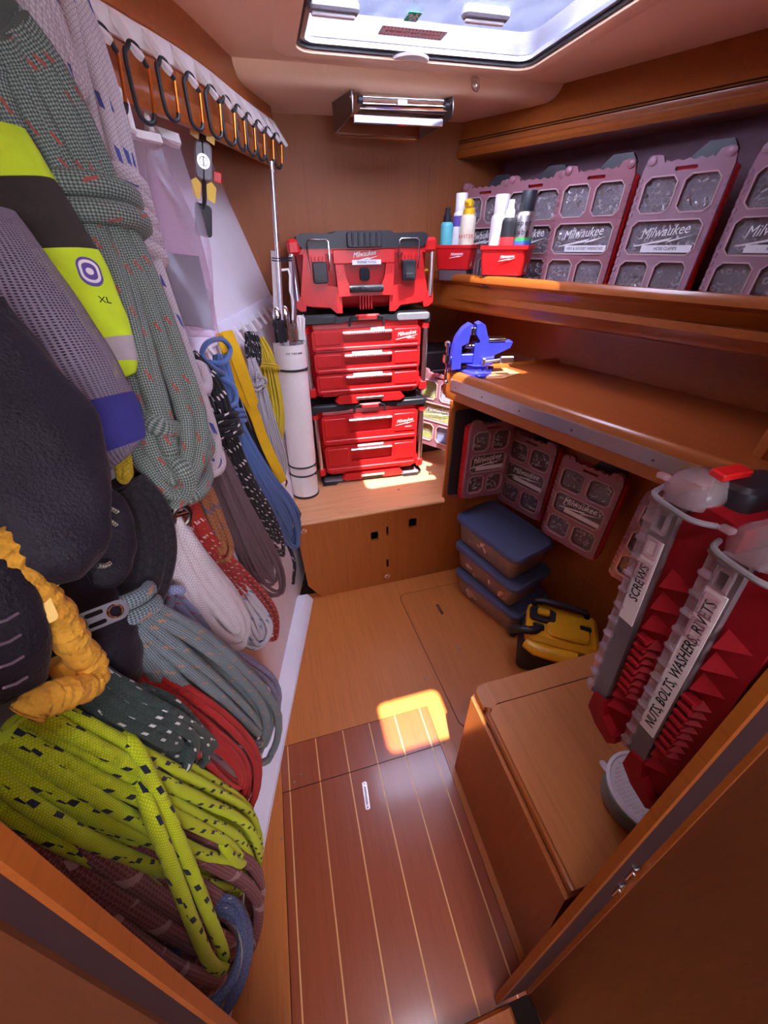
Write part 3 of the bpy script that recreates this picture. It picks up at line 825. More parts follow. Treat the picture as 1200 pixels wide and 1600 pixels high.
# lid
b = MB(); b.plate([(-w / 2 + .01, .205), (w / 2 - .01, .205), (w / 2, .215), (w / 2, .238), (w / 2 - .035, .238), (w / 2 - .045, .222), (-w / 2 + .045, .222), (-w / 2 + .035, .238), (-w / 2, .238), (-w / 2, .215)], [], -D_, .010, FR)
b.box((0, -.004, .195), (.25, .018, .05), .004)
LD = b.build('lid', M['red'], TB)
b = MB(); b.plate([(-.235, .222), (.235, .222), (.255, .240), (.255, .262), (.235, .270), (.12, .268), (.105, .276), (-.105, .276), (-.12, .268), (-.235, .270), (-.255, .262), (-.255, .240)], [], -D_ + .01, .016, FR)
b.slab(.135, .052, .016, .012, .004, M=T(0, -.016, .248) @ FR)
for k in range(5): b.box((-.046 + k * .023, -.033, .250), (.009, .008, .042), .003)
b.build('lid_top', M['black'], LD)
b = MB(); logo(b, .026, T(0, -.0145, .200) @ FR); b.build('logo', M['logo'], LD)
b = MB(); b.box((.008, -.0145, .176), (.115, .002, .016)); ls = b.build('label_strip', M['label'], LD)
b = MB(); b.text('POWER TOOLS', .011, T(.008, -.0165, .176) @ FR); b.build('lettering', M['ink'], ls)
for s in (-1, 1):
    b = MB(); b.tube([(s * .178 + x, y, z) for x, y, z in ((-.038, -.022, .150), (-.040, -.026, .19), (-.040, -.024, .243), (-.032, -.022, .250), (.032, -.022, .250), (.040, -.024, .243), (.040, -.026, .19), (.038, -.022, .150))], .0028, 8)
    LT = b.build('latch_wire', M['steel'], TB)
    b = MB(); b.slab(.056, .072, .022, .008, .004, M=T(s * .178, -.012, .145) @ FR); b.slab(.036, .016, .006, .003, .001, M=T(s * .178, -.034, .128) @ FR)
    b.build('latch', M['black'], TB)
    b = MB()
    for k in range(5): b.box((s * .178 - .028 + k * .014, -.014, .190), (.004, .010, .014), .001)
    b.box((s * .178, -.013, .183), (.066, .006, .004)); b.build('latch_hinge', M['red'], TB)
# carrying handle folded down on the front
b = MB(); b.plate([(-.118, .17), (-.085, .17), (-.078, .125), (-.06, .085), (.06, .085), (.078, .125), (.085, .17), (.118, .17), (.112, .062), (-.112, .062)], [], 0, .016, T(0, -.008, 0) @ FR)
HN_ = b.build('handle', M['red'], TB)
b = MB(); b.tube([(-.066, -.03, .088), (-.06, -.032, .088), (.06, -.032, .088), (.066, -.03, .088)], .0135, 12)
for k in range(16): b.box((-.056 + k * .0075, -.046, .088), (.003, .004, .018), .0008)
b.build('handle_grip', M['black'], HN_)
b = MB(); b.slab(.040, .046, .004, .014, .001, M=T(0, -.006, .135) @ FR); b.slab(.024, .022, .006, .01, .001, M=T(0.004, -.008, .132) @ FR); b.build('lock_hole', M['ink'], TB)
for s in (-1, 1):
    b = MB()
    for k in (-1, 1): b.box((s * .098 + k * .009, -.018, .155), (.010, .014, .03), .003)
    b.build('handle_hinge', M['red'], TB)

# ================================================================== white pipe with poles and utensils
PB = Vector((.020, 1.700, .5405)); lean = Vector((.030, .02, .72))
ax = lean.normalized(); px_ = Vector((1, 0, 0)); px_ = (px_ - ax * px_.dot(ax)).normalized(); PM = frame(PB, px_, ax.cross(px_), ax)
PI = thing('plastic_pipe', 'upright white plastic pipe with black bands beside the red tool boxes', 'pipe', PM)
R_ = .066
b = MB(); b.lathe([(R_, 0), (R_, .720), (R_ - .005, .721), (R_ - .005, .05), (.001, .05)], 36, caps=(True, False)); b.build('tube', M['white'], PI)
for z in (.618, .168, .122):
    b = MB(); b.lathe([(R_ + .001, z), (R_ + .0035, z + .002), (R_ + .0035, z + .008), (R_ + .001, z + .010)], 36, caps=(False, False)); bd = b.build('black_band', M['black'], PI)
    b = MB(); b.box((R_ * .86, -R_ * .6, z + .005), (.010, .010, .012), .002); b.build('band_lock', M['black'], bd)
b = MB(); b.lathe([(R_ + .001, 0), (R_ + .003, .001), (R_ + .003, .010), (R_ + .001, .012)], 36, caps=(False, False)); b.build('base_ring', M['black'], PI)
b = MB()
for i, ch in enumerate('ZIP TIES LONG'):
    a = math.radians(-105 + i * 4.6); m_ = T(math.cos(a) * (R_ + .0006), math.sin(a) * (R_ + .0006), .690) @ RZ(math.degrees(a) + 90) @ FR
    if ch != ' ': b.text(ch, .0105, m_)
b.build('lettering', M['ink'], PI)
def stick(name, label, cat, pts, r, mat, flat=None):
    b = MB(); b.tube(pts, r, 10, flat=flat); return tag(b.build(name, mat), label, cat)
def pk(px, py, y): return aty(px, py, y)
b = MB(); b.tube([pk(446, 590, 1.715), pk(436, 430, 1.715), pk(425, 268, 1.715)], .0085, 12); 
PO = tag(b.build('aluminium_pole', M['alu']), 'tall thin aluminium pole rising out of the white pipe', 'pole')
b = MB(); e_ = pk(425, 268, 1.715); e2 = pk(424, 252, 1.715); b.tube([e_, (e_ + e2) / 2, e2], [.0085, .006, .010], 10, flat=(1, .4)); b.build('flattened_tip', M['alu'], PO)
b = MB(); b.tube([pk(437, 560, 1.735), pk(429, 392, 1.735)], .0135, 4, flat=(1, .5)); tag(b.build('flat_bar', M['white']), 'flat white bar leaning left of the aluminium pole', 'bar')
b = MB(); b.tube([pk(463, 560, 1.745), pk(455, 400, 1.745)], .0105, 4, flat=(1, .5)); tag(b.build('flat_bar', M['alu']), 'flat pale metal bar between the pole and the tool box', 'bar')
b = MB(); b.tube([pk(440, 422, 1.700), pk(450, 421, 1.700), pk(453, 430, 1.700), pk(453, 455, 1.700), pk(458, 470, 1.700), pk(457, 500, 1.70)], .004, 6, flat=(1, .5)); tag(b.build('bent_strip', M['white']), 'thin white bent strip in front of the aluminium pole', 'strip')
b = MB()
for py in (403, 407):
    c = (pk(425, py, 1.72) + pk(456, py, 1.72)) / 2; wv = (pk(456, py, 1.72) - pk(425, py, 1.72)) / 2
    b.tube([c + wv * math.cos(a) + Vector((0, .028 * math.sin(a), .001 * math.sin(a))) for a in np.linspace(0, 2 * math.pi, 19)[:-1]], .0018, 5, closed=True)
tag(b.build('cable_tie', M['black']), 'black cable tie binding the poles above the pipe', 'cable tie')
# spatulas: pale blades on stems
for (px, py, yy, s, lb) in ((434, 500, 1.690, 1, 'left of the two metal spoons in the white pipe'), (447, 498, 1.710, 1, 'right of the two metal spoons in the white pipe')):
    p = pk(px, py, yy); S = thing('metal_spoon', lb, 'spoon', T(p), 'spoons in the pipe')
    b = MB(); b.tube([(0, 0, .045), (0, 0, .04), (0, 0, .015), (0, 0, -.03), (0, 0, -.045)], [.002, .010, .017, .012, .004], 12, flat=(1, .3)); b.build('bowl', M['steel'], S)
    b = MB(); b.cyl((0, 0, -.04), (.004, 0.01, -.16), .004, 8); b.build('stem', M['steel'], S)
def bundle(name, label, px, py, y, n, L, r, sp, mat, seed, dx=0):
    rr = random.Random(seed); c = pk(px, py, y); b = MB()
    for k in range(n):
        a = rr.random() * 6.28; q = rr.random() ** .5 * sp
        o = c + Vector((math.cos(a) * q, math.sin(a) * q * .8, 0)); top = o + Vector((dx + (rr.random() - .5) * .02, (rr.random() - .5) * .02, L * (.5 + .2 * rr.random())))
        b.tube([o - Vector((0, 0, L * .5)), o, top], r, 5, flat=(1, .45))
    o = b.build(name, mat); tag(o, label, 'cable ties'); o['kind'] = 'stuff'; return o
bundle('cable_tie_bundle', 'bunch of black cable ties in the mouth of the white pipe', 437, 520, 1.66, 40, .07, .0022, .024, M['black'], 1)
bundle('cable_tie_bundle', 'bunch of white cable ties at the right of the pipe mouth', 470, 515, 1.68, 26, .075, .0024, .014, M['white'], 2, .006)
bundle('cable_tie_bundle', 'bunch of grey metal ties in the middle of the pipe mouth', 456, 522, 1.65, 14, .06, .0028, .014, M['steel'], 3)

# ================================================================== flat parts organisers with clear lids
M['cell'] = plastic('cell_shade_tone', (.055, .035, .042), .5)  # shade inside the trays, put into a colour
M['boltmix'] = metal('loose_bolts', (.62, .58, .55), .35)
M['clothgrey'] = fabric('packed_grey', (.35, .33, .38))
def org_contents(seed, w, h, cells, mat, par):
    rr = random.Random(seed); b = MB()
    for (cx, cz, cw, chh) in cells:
        for k in range(int(9 + 9 * cw / .1)):
            x = cx + (rr.random() - .5) * (cw - .02); z = cz - chh * .5 + .012 + (rr.random() ** 1.6) * (chh - .024); y = -.046 + rr.random() * .006
            m_ = T(x, y, z) @ Euler((rr.random() * 6, rr.random() * 6, rr.random() * 6)).to_matrix().to_4x4()
            ty = rr.random()
            if ty < .5: b.tube([m_ @ Vector((0, 0, -.007)), m_ @ Vector((0, 0, .007))], .0028, 6)
            elif ty < .8: b.tube([m_ @ Vector((math.cos(a) * .0065, math.sin(a) * .0065, 0)) for a in np.linspace(0, 6.283, 9)[:-1]], .0022, 5, closed=True)
            else: b.box((0, 0, 0), (.012, .008, .006), .001, M=m_)
    o = b.build('loose_parts', mat, par); o['kind'] = 'stuff'
def organiser(label, Mx, seed, w=.255, h=.41, rows='212', text=None, fill=None, lidmat='clearpink', group='flat parts organisers', logo_on=True, contents=True, panemat='pane'):
    t = thing('parts_organiser', label, 'organiser', Mx, group)
    key = (w, h, rows)
    def f_tray(b):
        b.slab(w, h - .034, .040, .022, .005, M=T(0, 0, (h - .034) / 2) @ FR)
        for s in (-1, 1):                                  # ribs down both flanks
            for k in range(int(h / .022) - 2):
                b.box((s * (w / 2 - .001), -.020, .03 + k * .022), (.006, .030, .010), .0015)
        b.box((-w / 2 + .02, -.02, -.002), (.03, .036, .012), .003); b.box((w / 2 - .02, -.02, -.002), (.03, .036, .012), .003)
    part('tray', ('tray',) + key, f_tray, M['red'] if lidmat != 'clear2' else M['reddk'], t)
    # compartment and windows: shared cell layout
    iw = w - .05; z0 = .035; z1 = h - .06; rh = (z1 - z0); cells = []
    hs = {'212': (.30, .30, .30), '12': (.4, .52)}.get(rows, (.3, .3, .3))
    gap = .022; zz = z0; usable = rh - gap * (len(rows) - 1); tot = sum(hs)
    for r_, frac in zip(rows, hs):
        ch_ = usable * frac / tot; n = int(r_); cw = (iw - gap * (n - 1)) / n
        for k in range(n): cells.append((-iw / 2 + cw * (k + .5) + gap * k, zz + ch_ / 2, cw, ch_))
        zz += ch_ + gap
    def f_lid(b):
        out = [(-w / 2 + .004, .02), (-w / 2 + .02, .004), (w / 2 - .02, .004), (w / 2 - .004, .02), (w / 2 - .004, h - .045), (w / 2 - .012, h - .012), (w / 2 - .03, h - .004), (w / 2 - .052, h - .008), (w / 2 - .062, h - .026)]
        nt = 9; xa, xb = w / 2 - .066, -w / 2 + .066
        for k in range(nt):
            x = xa + (xb - xa) * k / (nt - 1); out.append((x, h - (.026 if k % 2 else .020)))
        out += [(-w / 2 + .062, h - .026), (-w / 2 + .052, h - .008), (-w / 2 + .03, h - .004), (-w / 2 + .012, h - .012), (-w / 2 + .004, h - .045)]
        hl = [rrect(cw, ch_, .014, 1, cx, cz) for cx, cz, cw, ch_ in cells] + [rrect(.06, .010, .003, 2, 0, h - .043)]
        b.plate(out, hl, .0405, .058, FR)
        for s in (-1, 1):
            for k in range(int(h / .022) - 3): b.box((s * (w / 2 - .008), -.060, .035 + k * .022), (.010, .004, .012), .001)
        for s in (-1, 1): b.lathe([(.013, -.004), (.013, .016), (.008, .019)], 12, T(s * (w / 2 - .024), -.046, h - .018) @ RX(90))
    part('lid', ('lid', lidmat) + key, f_lid, M[lidmat], t)
    for ci, (cx, cz, cw, ch_) in enumerate(cells):
        k2 = (round(cw, 4), round(ch_, 4))
        wn = part('window', ('win', panemat) + k2, lambda b: b.slab(cw + .004, ch_ + .004, .002, .012, M=FR, n=1), M[panemat], t, M=T(cx, -.047, cz))
        part('window_rim', ('rim',) + k2, lambda b: b.plate(rrect(cw + .007, ch_ + .007, .017, 1), [rrect(cw - .001, ch_ - .001, .0135, 1)], .056, .0612, FR), M['rim'], wn, M=T(0, .047, 0))
        if not fill:
            part('shade_plate', ('cmp',) + k2, lambda b: b.slab(cw + .002, ch_ + .002, .0015, .012, M=FR), M['cell'], t, M=T(cx, -.0402, cz))  # dark plate stands in for the shade inside the red tray
        if fill: 
            b = MB(); b.slab(cw - .004, ch_ - .004, .003, .008, M=T(cx, -.0412, cz) @ FR); b.build('compartment_contents', fill[ci % len(fill)], t)
    b = MB(); b.plate([(-.02, h - .04), (.105, h - .04), (.105, h - .004), (.09, h + .016), (.03, h + .016), (.005, h - .004)], [], .0, .03, FR); b.build('carry_handle', M['black'], t)
    if contents: org_contents(seed, w, h, cells, M['boltmix'], t)
    if logo_on:
        c = [q for q in cells if q[2] > iw * .7]
        cx, cz, cw, ch_ = c[0] if c else (0, h / 2, iw, .1)
        if len(rows) == 2: cz = h * .5
        b = MB(); logo(b, .040, T(cx, -.0505, cz + .012) @ FR); lg = b.build('logo', M['logo'], t)
        if text is not None:
            b = MB(); b.box((.02, -.051, cz - .030), (.15, .0012, .020)); ls = b.build('label_strip', M['label'], t)
            b = MB(); b.text(text, .0125, T(.02, -.0522, cz - .030) @ FR, sx=.85); b.build('lettering', M['ink'], ls)
    return t
def face(x, y, z, heading, lean=0.0):
    """stand a thing whose face looks along -Y so that it looks along the compass heading (degrees)"""
    return T(x, y, z) @ RZ(heading + 90) @ RX(-lean)
cl = []
M['cloth_lime'] = plastic('lime_packets', (.62, .80, .03), .5); M['cloth_blue'] = plastic('blue_packets', (.25, .45, .80), .5); M['cloth_teal'] = plastic('pale_packets', (.55, .70, .80), .5)
# upper shelf row
Z = 1.4005
organiser('parts organiser at the bow end of the upper shelf, behind the left red bin', face(1.055, 2.045, Z, 214, 2), 11)
organiser('second parts organiser from the bow on the upper shelf, behind the right red bin', face(1.135, 1.775, Z, 213, 2), 12)
organiser('parts organiser labelled HEX & SOCKET WRENCHES on the upper shelf', face(1.205, 1.515, Z, 211, 3), 13, text='HEX & SOCKET WRENCHES')
organiser('parts organiser labelled HOSE CLAMPS on the upper shelf', face(1.335, 1.275, Z, 206, 3), 14, text='HOSE CLAMPS', lidmat='clear')
organiser('parts organiser labelled RIGGING at the right frame edge on the upper shelf', face(1.475, 1.025, Z, 203, 3), 15, text='RIGGING', lidmat='clear')
# row hung below the workbench
organiser('parts organiser on the wooden partition, leftmost below the workbench', face(.862, 1.440, .560, 270), 21, text='', w=.222)
organiser('parts organiser below the workbench, next right of the one on the partition', face(1.082, 1.338, .490, 201), 22, text='')
organiser('middle parts organiser in the row below the workbench, with white fittings inside', face(1.128, 1.022, .505, 201), 23, text='')
organiser('parts organiser below the workbench, half hidden by the SCREWS case', face(1.205, .700, .525, 201), 24, rows='111')
b = MB(); b.slab(.30, .44, .012, .012, .003, M=T(.855, 1.4570, .775) @ FR); MPt = tag(b.build('mounting_plate', M['black']), 'black mounting plate on the partition behind the leftmost low organiser', 'mounting plate')
# sunlit organiser between the stack and the workbench
organiser('sunlit parts organiser holding lime and blue packets beside the red drawers', face(.790, 1.80, .665, 216, 3), 31, fill=[M['cloth_lime'], M['cloth_blue'], M['cloth_lime'], M['cloth_lime'], M['cloth_teal']], contents=False)
# black case behind it
BC = thing('black_case', 'black hard plastic case in the bow corner behind the vise', 'case', T(.86, 2.06, .5405))
b = MB(); b.slab(.26, .20, .40, .02, .006, M=T(0, 0, 0)); b.build('case_body', M['black'], BC)
b = MB(); b.slab(.27, .21, .18, .02, .008, M=T(0, 0, .402)); b.build('case_lid', M['black'], BC)
b = MB(); b.slab(.13, .006, .001, .002, M=T(-.01, -.105, .485) @ FR); b.build('printed_line', M['grey'], BC)
b = MB(); b.slab(.05, .03, .004, .004, .001, M=T(.03, -.1, .545) @ FR); b.build('red_latch', M['red'], BC)

# ================================================================== red bins of spray cans on the upper shelf
def red_bin(label, x, y, z, heading, w, h, d):
    t = thing('red_bin', label, 'bin', face(x, y, z, heading), 'red bins on the upper shelf')
    b = MB(); rs = []
    def ring(w_, d_, z_): return [(px_, py_, z_) for px_, py_ in rrect(w_, d_, .012, 3)]
    b.rings([ring(w * .88, d * .86, .045), ring(w * .98, d * .98, .045 + h * .86), ring(w * 1.03, d * 1.03, .045 + h * .87), ring(w * 1.03, d * 1.03, .045 + h), ring(w * .96, d * .96, .045 + h), ring(w * .84, d * .82, .055)], caps=(True, True))
    b.build('bin_body', M['red'], t)
    b = MB(); logo(b, .016, T(w * .12, -d * .478, .045 + h * .62) @ FR @ RX(-6)); b.build('logo', M['logo'], t)
    b = MB(); b.slab(w * .8, d * .8, .044, .01, .003); b.build('stand', M['smoke'], t)
    return t
def can_tag(x, y, z): return T(x, y, z)
RB1 = red_bin('left of the two red bins of spray cans on the upper shelf', .835, 1.870, 1.448, 226, .165, .088, .11)
RB2 = red_bin('right of the two red bins of spray cans on the upper shelf', .950, 1.640, 1.436, 222, .185, .098, .12)
def pl(n, c, r=.35): M[n] = plastic(n, c, r); return M[n]
pl('teal_label', (.10, .42, .45)); pl('purple_label', (.13, .08, .35)); pl('cream_label', (.75, .66, .48)); pl('yellow', (.85, .52, .02)); pl('redlab', (.70, .04, .05)); pl('orange', (.85, .25, .02)); pl('bluelab', (.06, .15, .55)); pl('greenlab', (.05, .40, .10))
M['canbody'] = metal('can_metal', (.75, .74, .76), .35)
def spray(label, M_, r, h, bodym, capm, capkind, bands=(), words=()):
    t = thing('spray_can', label, 'spray can', M_, 'spray cans and bottles in the red bins')
    b = MB(); b.lathe([(r, 0), (r, h * .70), (r * .93, h * .735), (r * .72, h * .765)], 24); b.build('can', bodym, t)
    b = MB()
    if capkind == 'cap': b.lathe([(r * .78, h * .755), (r * .80, h * .985), (r * .74, h)], 24)
    elif capkind == 'slim': b.lathe([(r * .62, h * .76), (r * .60, h * .86), (r * .40, h * .90), (r * .38, h)], 20)
    else:
        b.lathe([(r * .75, h * .755), (r * .75, h * .83), (r * .5, h * .86)], 20); b.box((0, -.006, h * .91), (.030, .046, .030), .008); b.box((.0, -.030, h * .93), (.012, .022, .012), .003)
    b.build('cap', capm, t)
    for (z0, z1, m) in bands:
        b = MB(); b.lathe([(r + .0006, h * z0), (r + .0006, h * z1)], 24, caps=(False, False)); b.build('label_band', m, t)
    for (z, s, wd, m) in words:
        b = MB(); n = len(wd)
        for i, ch in enumerate(wd):
            if ch == ' ': continue
            a = -math.pi / 2 + (i - (n - 1) / 2) * s * .62 / r
            b.text(ch, s, T(math.cos(a) * (r + .001), math.sin(a) * (r + .001), h * z) @ RZ(math.degrees(a) + 90) @ FR)
        b.build('lettering', m, t)
    return t
B1 = face(.835, 1.870, 1.448 + .056, 226); B2 = face(.950, 1.640, 1.436 + .056, 222)
spray('teal bottle with dark cap, first in the left red bin', B1 @ T(-.052, -.006, 0), .027, .205, M['teal_label'], M['ink'], 'slim', ((.2, .34, M['white']),))
spray('tall can with white cap and purple band in the left red bin', B1 @ T(-.004, .020, 0), .030, .252, M['white'], M['white'], 'cap', ((.56, .70, M['purple_label']), (.1, .2, M['greenlab'])))
spray('cream can with yellow trigger top in the left red bin', B1 @ T(.044, -.012, 0), .032, .235, M['cream_label'], M['yellow'], 'trig', ((.1, .3, M['redlab']),), ((.45, .018, 'BLASTER', M['redlab']),))
spray('white capped spray can at the left of the right red bin', B2 @ T(-.050, .012, 0), .034, .245, M['white'], M['white'], 'cap', ((.1, .2, M['grey']),))
spray('slim black bottle with white top in the middle of the right red bin', B2 @ T(.000, -.026, 0), .026, .225, M['ink'], M['white'], 'slim', ((.3, .5, M['redlab']),))
SL = spray('silver spray can with black cap reading Super Lube in the right red bin', B2 @ T(.052, .004, 0), .034, .250, M['canbody'], M['black'], 'cap',
      ((.40, .44, M['greenlab']), (.36, .40, M['bluelab']), (.32, .36, M['purple_label']), (.28, .32, M['redlab']), (.24, .28, M['orange']), (.18, .24, M['yellow'])), ((.62, .024, 'Super', M['ink']), (.51, .024, 'Lube', M['ink'])))
YB_ = thing('yellow_block', 'small yellow block on the upper shelf beside the tool boxes', 'block', face(.745, 2.075, 1.401, 230))
b = MB(); b.slab(.075, .05, .085, .012, .006); b.build('block_body', M['yellow'], YB_)
b = MB(); b.slab(.04, .03, .006, .005, .001, M=T(0, -.025, .055) @ FR); b.build('block_inset', M['black'], YB_)

# ================================================================== vise on the corner of the workbench
VM = T(.790, 1.470, 1.1405) @ RZ(-12)
VS = thing('bench_vise', 'blue bench vise bolted to the corner of the workbench', 'vise', VM)
M['viseblue'] = plastic('blue_hammer_paint', (.045, .050, .52), .3, .5, .1, 60)
b = MB(); b.lathe([(.062, 0), (.062, .010), (.046, .016), (.044, .034), (.050, .038)], 24)
for a in (30, 150, 270):
    b.slab(.05, .045, .012, .016, .003, M=RZ(a) @ T(.062, 0, 0))
b.build('swivel_base', M['viseblue'], VS)
b = MB()                                         # fixed body with anvil
b.plate([(-.026, .036), (.055, .036), (.060, .075), (.118, .100), (.126, .122), (.094, .122), (.088, .128), (.032, .128), (.020, .150), (.006, .186), (-.010, .194), (-.026, .188), (-.026, .155), (-.006, .128), (-.010, .120), (-.026, .118)], [], -.026, .026, FR)
b.build('fixed_jaw', M['viseblue'], VS)
b = MB(); b.slab(.072, .058, .010, .006, .002, M=T(.062, 0, .126)); b.build('anvil_plate', M['steel'], VS)
b = MB()
b.plate([(-.112, .020), (-.074, .024), (-.078, .112), (-.052, .122), (-.048, .160), (-.040, .186), (-.052, .190), (-.078, .172), (-.100, .140), (-.112, .095)], [], -.026, .026, FR)
b.box((-.03, 0, .060), (.09, .030, .036), .004); b.build('moving_jaw', M['viseblue'], VS)
b = MB(); b.box((-.0345, 0, .165), (.007, .062, .026), .001); b.build('jaw_plate', M['steel'], VS)
b = MB(); b.box((-.0455, 0, .165), (.007, .062, .026), .001); b.build('jaw_plate', M['steel'], VS)
b = MB(); b.cyl((-.13, 0, .060), (-.06, 0, .060), .011, 12); b.cyl((-.06, 0, .105), (-.02, 0, .105), .008, 10); SCW = b.build('screw_spindle', M['steeldk'], VS)
b = MB(); b.lathe([(.016, -.016), (.018, 0), (.016, .016)], 14, T(-.128, 0, .060)); b.cyl((-.128, -.018, -.03), (-.128, .012, .112), .0055, 10); b.lathe([(.004, -.012), (.012, -.006), (.012, .006), (.004, .012)], 14, T(-.128, .0115, .113)); b.lathe([(.004, -.008), (.010, -.004), (.010, .004), (.004, .008)], 14, T(-.128, -.018, -.03)); b.build('tommy_bar', M['chrome'], VS)
b = MB(); b.cyl((.005, -.045, .052), (.085, -.045, .060), .006, 8); b.box((.012, -.040, .052), (.014, .022, .032), .003); b.box((.105, -.045, .060), (.055, .016, .028), .004); b.build('lock_lever', M['alu'], VS)
b = MB(); b.plate([(-.085, -.075), (.06, -.085), (.155, -.02), (.12, .06), (-.06, .085)], [], 0, .004); 
o = b.build('base_pad', M['ply']); o.matrix_world = T(.815, 1.462, 1.1402) @ RZ(-12); tag(o, 'thin plywood pad under the blue vise', 'pad')
VS.matrix_world = T(0, 0, .0042) @ VM

# ================================================================== clear storage boxes with blue-grey lids
M['lidblue'] = plastic('slate_blue_lid', (.085, .105, .19), .45, .4, .06, 40)
M['bintrans'] = clear('frosted_box', (.84, .68, .58), .30, .30)
M['paper'] = fabric('packed_paper', (.62, .38, .25)); M['plasticbag'] = plastic('packed_plastic', (.70, .58, .52), .3, .5, .12, 14)
def tote(label, Mx, seed):
    t = thing('storage_box', label, 'storage box', Mx, 'stack of clear storage boxes')
    L, W, H = .41, .255, .165
    b = MB()
    def rg(w_, l_, z, r): return [(x, y, z) for x, y in rrect(w_, l_, r, 5)]
    b.rings([rg(W * .80, L * .86, 0, .02), rg(W * .84, L * .89, .008, .03), rg(W * .93, L * .955, .120, .035), rg(W * .99, L * .99, .124, .038), rg(W * .99, L * .99, .130, .038)], caps=(True, False)); b.build('box_body', M['bintrans'], t, smooth=50)
    b = MB()
    b.rings([rg(W * 1.0, L * 1.0, .124, .04), rg(W * 1.06, L * 1.035, .128, .045), rg(W * 1.06, L * 1.035, .146, .045), rg(W * 1.02, L * 1.01, .154, .045), rg(W * .97, L * .975, .154, .04), rg(W * .95, L * .96, .149, .035)], caps=(True, True))
    LDb = b.build('box_lid', M['lidblue'], t, smooth=40)
    b = MB()
    b.tube([(W * .1, -L * .1, .1495), (W * .1, L * .36, .1495), (W * .12, L * .40, .1495), (W * .34, L * .40, .1495), (W * .36, L * .36, .1495), (W * .36, -L * .1, .1495)], .003, 6); b.build('lid_rib', M['lidblue'], LDb)
    rr = random.Random(seed)
    for k in range(4):
        p = [(( rr.random() - .5) * W * .5 - (W * .30 if k < 3 else 0), -L * .36 + L * .72 * i / 6, .03 + rr.random() * .07) for i in range(7)]
        p = [(max(-W * .38, min(W * .36, x)), y, z) for x, y, z in p]
        b = MB(); b.tube([tuple(q) for q in catmull(p, 26)], [.014 + .016 * rr.random() for _ in range(26)], 10, flat=(1.3, .6)); b.build('packed_item', M['paper'] if k % 2 else M['plasticbag'], t, smooth=60)
    return t
for k, (dx, dy, rz, lb) in enumerate(((0, 0, 20.5, 'bottom storage box of the clear stack on the floor'), (-.005, .035, 18, 'middle storage box of the clear stack on the floor'), (-.005, .065, 16, 'topmost storage box of the clear stack under the organisers'))):
    tote(lb, T(.925 + dx, 1.175 + dy, .0005 + .155 * k) @ RZ(rz), 60 + k)

# ================================================================== yellow and black cordless vacuum on the floor
VY = plastic('power_tool_yellow', (.80, .40, .01), .4, .5, .06, 80)
VC = thing('cordless_vacuum', 'yellow and black cordless vacuum standing behind the bench', 'vacuum', T(1.00, .800, .0008) @ RZ(-35))
b = MB(); b.slab(.30, .22, .16, .03, .012); b.build('dust_tank', M['black'], VC)
b = MB(); b.slab(.29, .21, .075, .035, .018, M=T(0, 0, .162)); b.slab(.17, .12, .02, .03, .008, M=T(.02, -.02, .235)); HB = b.build('motor_head', VY, VC)
b = MB(); b.tube([(-.13, -.095, .185), (-.10, -.12, .19), (.0, -.125, .19), (.06, -.115, .19)], .026, 12, flat=(1, 1.3)); b.build('front_bumper', VY, VC)
b = MB(); b.tube([(.10, .08, .235), (.09, .08, .262), (.02, .082, .272), (-.09, .084, .272), (-.115, .084, .262), (-.12, .084, .235)], .014, 10); b.build('carry_handle', M['black'], VC)
b = MB(); b.slab(.11, .075, .022, .02, .006, M=T(-.085, .02, .236)); b.build('battery_bay', M['black'], VC)
b = MB(); b.slab(.05, .035, .018, .01, .004, M=T(-.085, .02, .258)); b.build('latch', VY, VC)
b = MB(); b.tube([tuple(q) for q in catmull([(-.10, -.05, .235), (-.12, -.075, .245), (-.17, -.08, .235), (-.20, -.06, .20), (-.20, -.03, .15), (-.185, .0, .10)], 30)], [.016 + .0025 * (i % 2) for i in range(30)], 12); b.build('hose', M['black'], VC, smooth=60)
b = MB(); b.lathe([(.021, 0), (.021, .03), (.018, .036)], 16, T(-.085, -.04, .228) @ RY(-70) @ RX(15)); b.build('hose_collar', M['black'], VC)
b = MB(); b.slab(.045, .022, .003, .004, .001, M=T(.085, -.005, .256)); b.build('air_vent', M['black'], VC)

# ================================================================== bench locker at the right
BN = thing('bench_locker', 'low wooden locker bench with lift-up top on the right', 'bench')
bx0, by1, bh = .400, .517, .520
b = MB(); rs = []
for (z, ya) in ((.0005, .003), (bh - .022, .060)):
    rs.append([(x, y, z) for x, y in [(bx0 - .014, ya), (1.44, ya), (1.36, by1 - .004), (bx0 + .01, by1 - .004), (bx0, by1 - .012), (bx0 - .014, by1 - .02)]])
b.rings(rs); b.build('front_panel', M['panelwood'], BN)
def rc(x0, y0, x1, y1, r): return rrect(x1 - x0, y1 - y0, r, 4, (x0 + x1) / 2, (y0 + y1) / 2)
b = MB(); b.plate([(bx0 + .030, by1), (1.36, by1), (1.37, .452), (bx0 + .042, .452), (bx0 + .03, .446), (bx0 + .002, .452), (bx0, by1 - .03), (bx0 + .004, by1 - .012), (bx0 + .014, by1 - .003)], [], bh - .022, bh); b.build('fixed_top', M['bench'], BN)
b = MB(); b.plate([(bx0 + .010, .4495), (1.37, .4495), (1.42, .066), (bx0 + .010, .066)], [], bh - .022, bh - .0005); b.build('lift_up_lid', M['bench'], BN)
b = MB(); b.tube([(bx0 + .006, .066, bh - .010), (bx0 + .006, .430, bh - .010), (bx0 + .018, .446, bh - .009)], .0105, 10); b.build('lid_edge', M['trimwood'], BN)

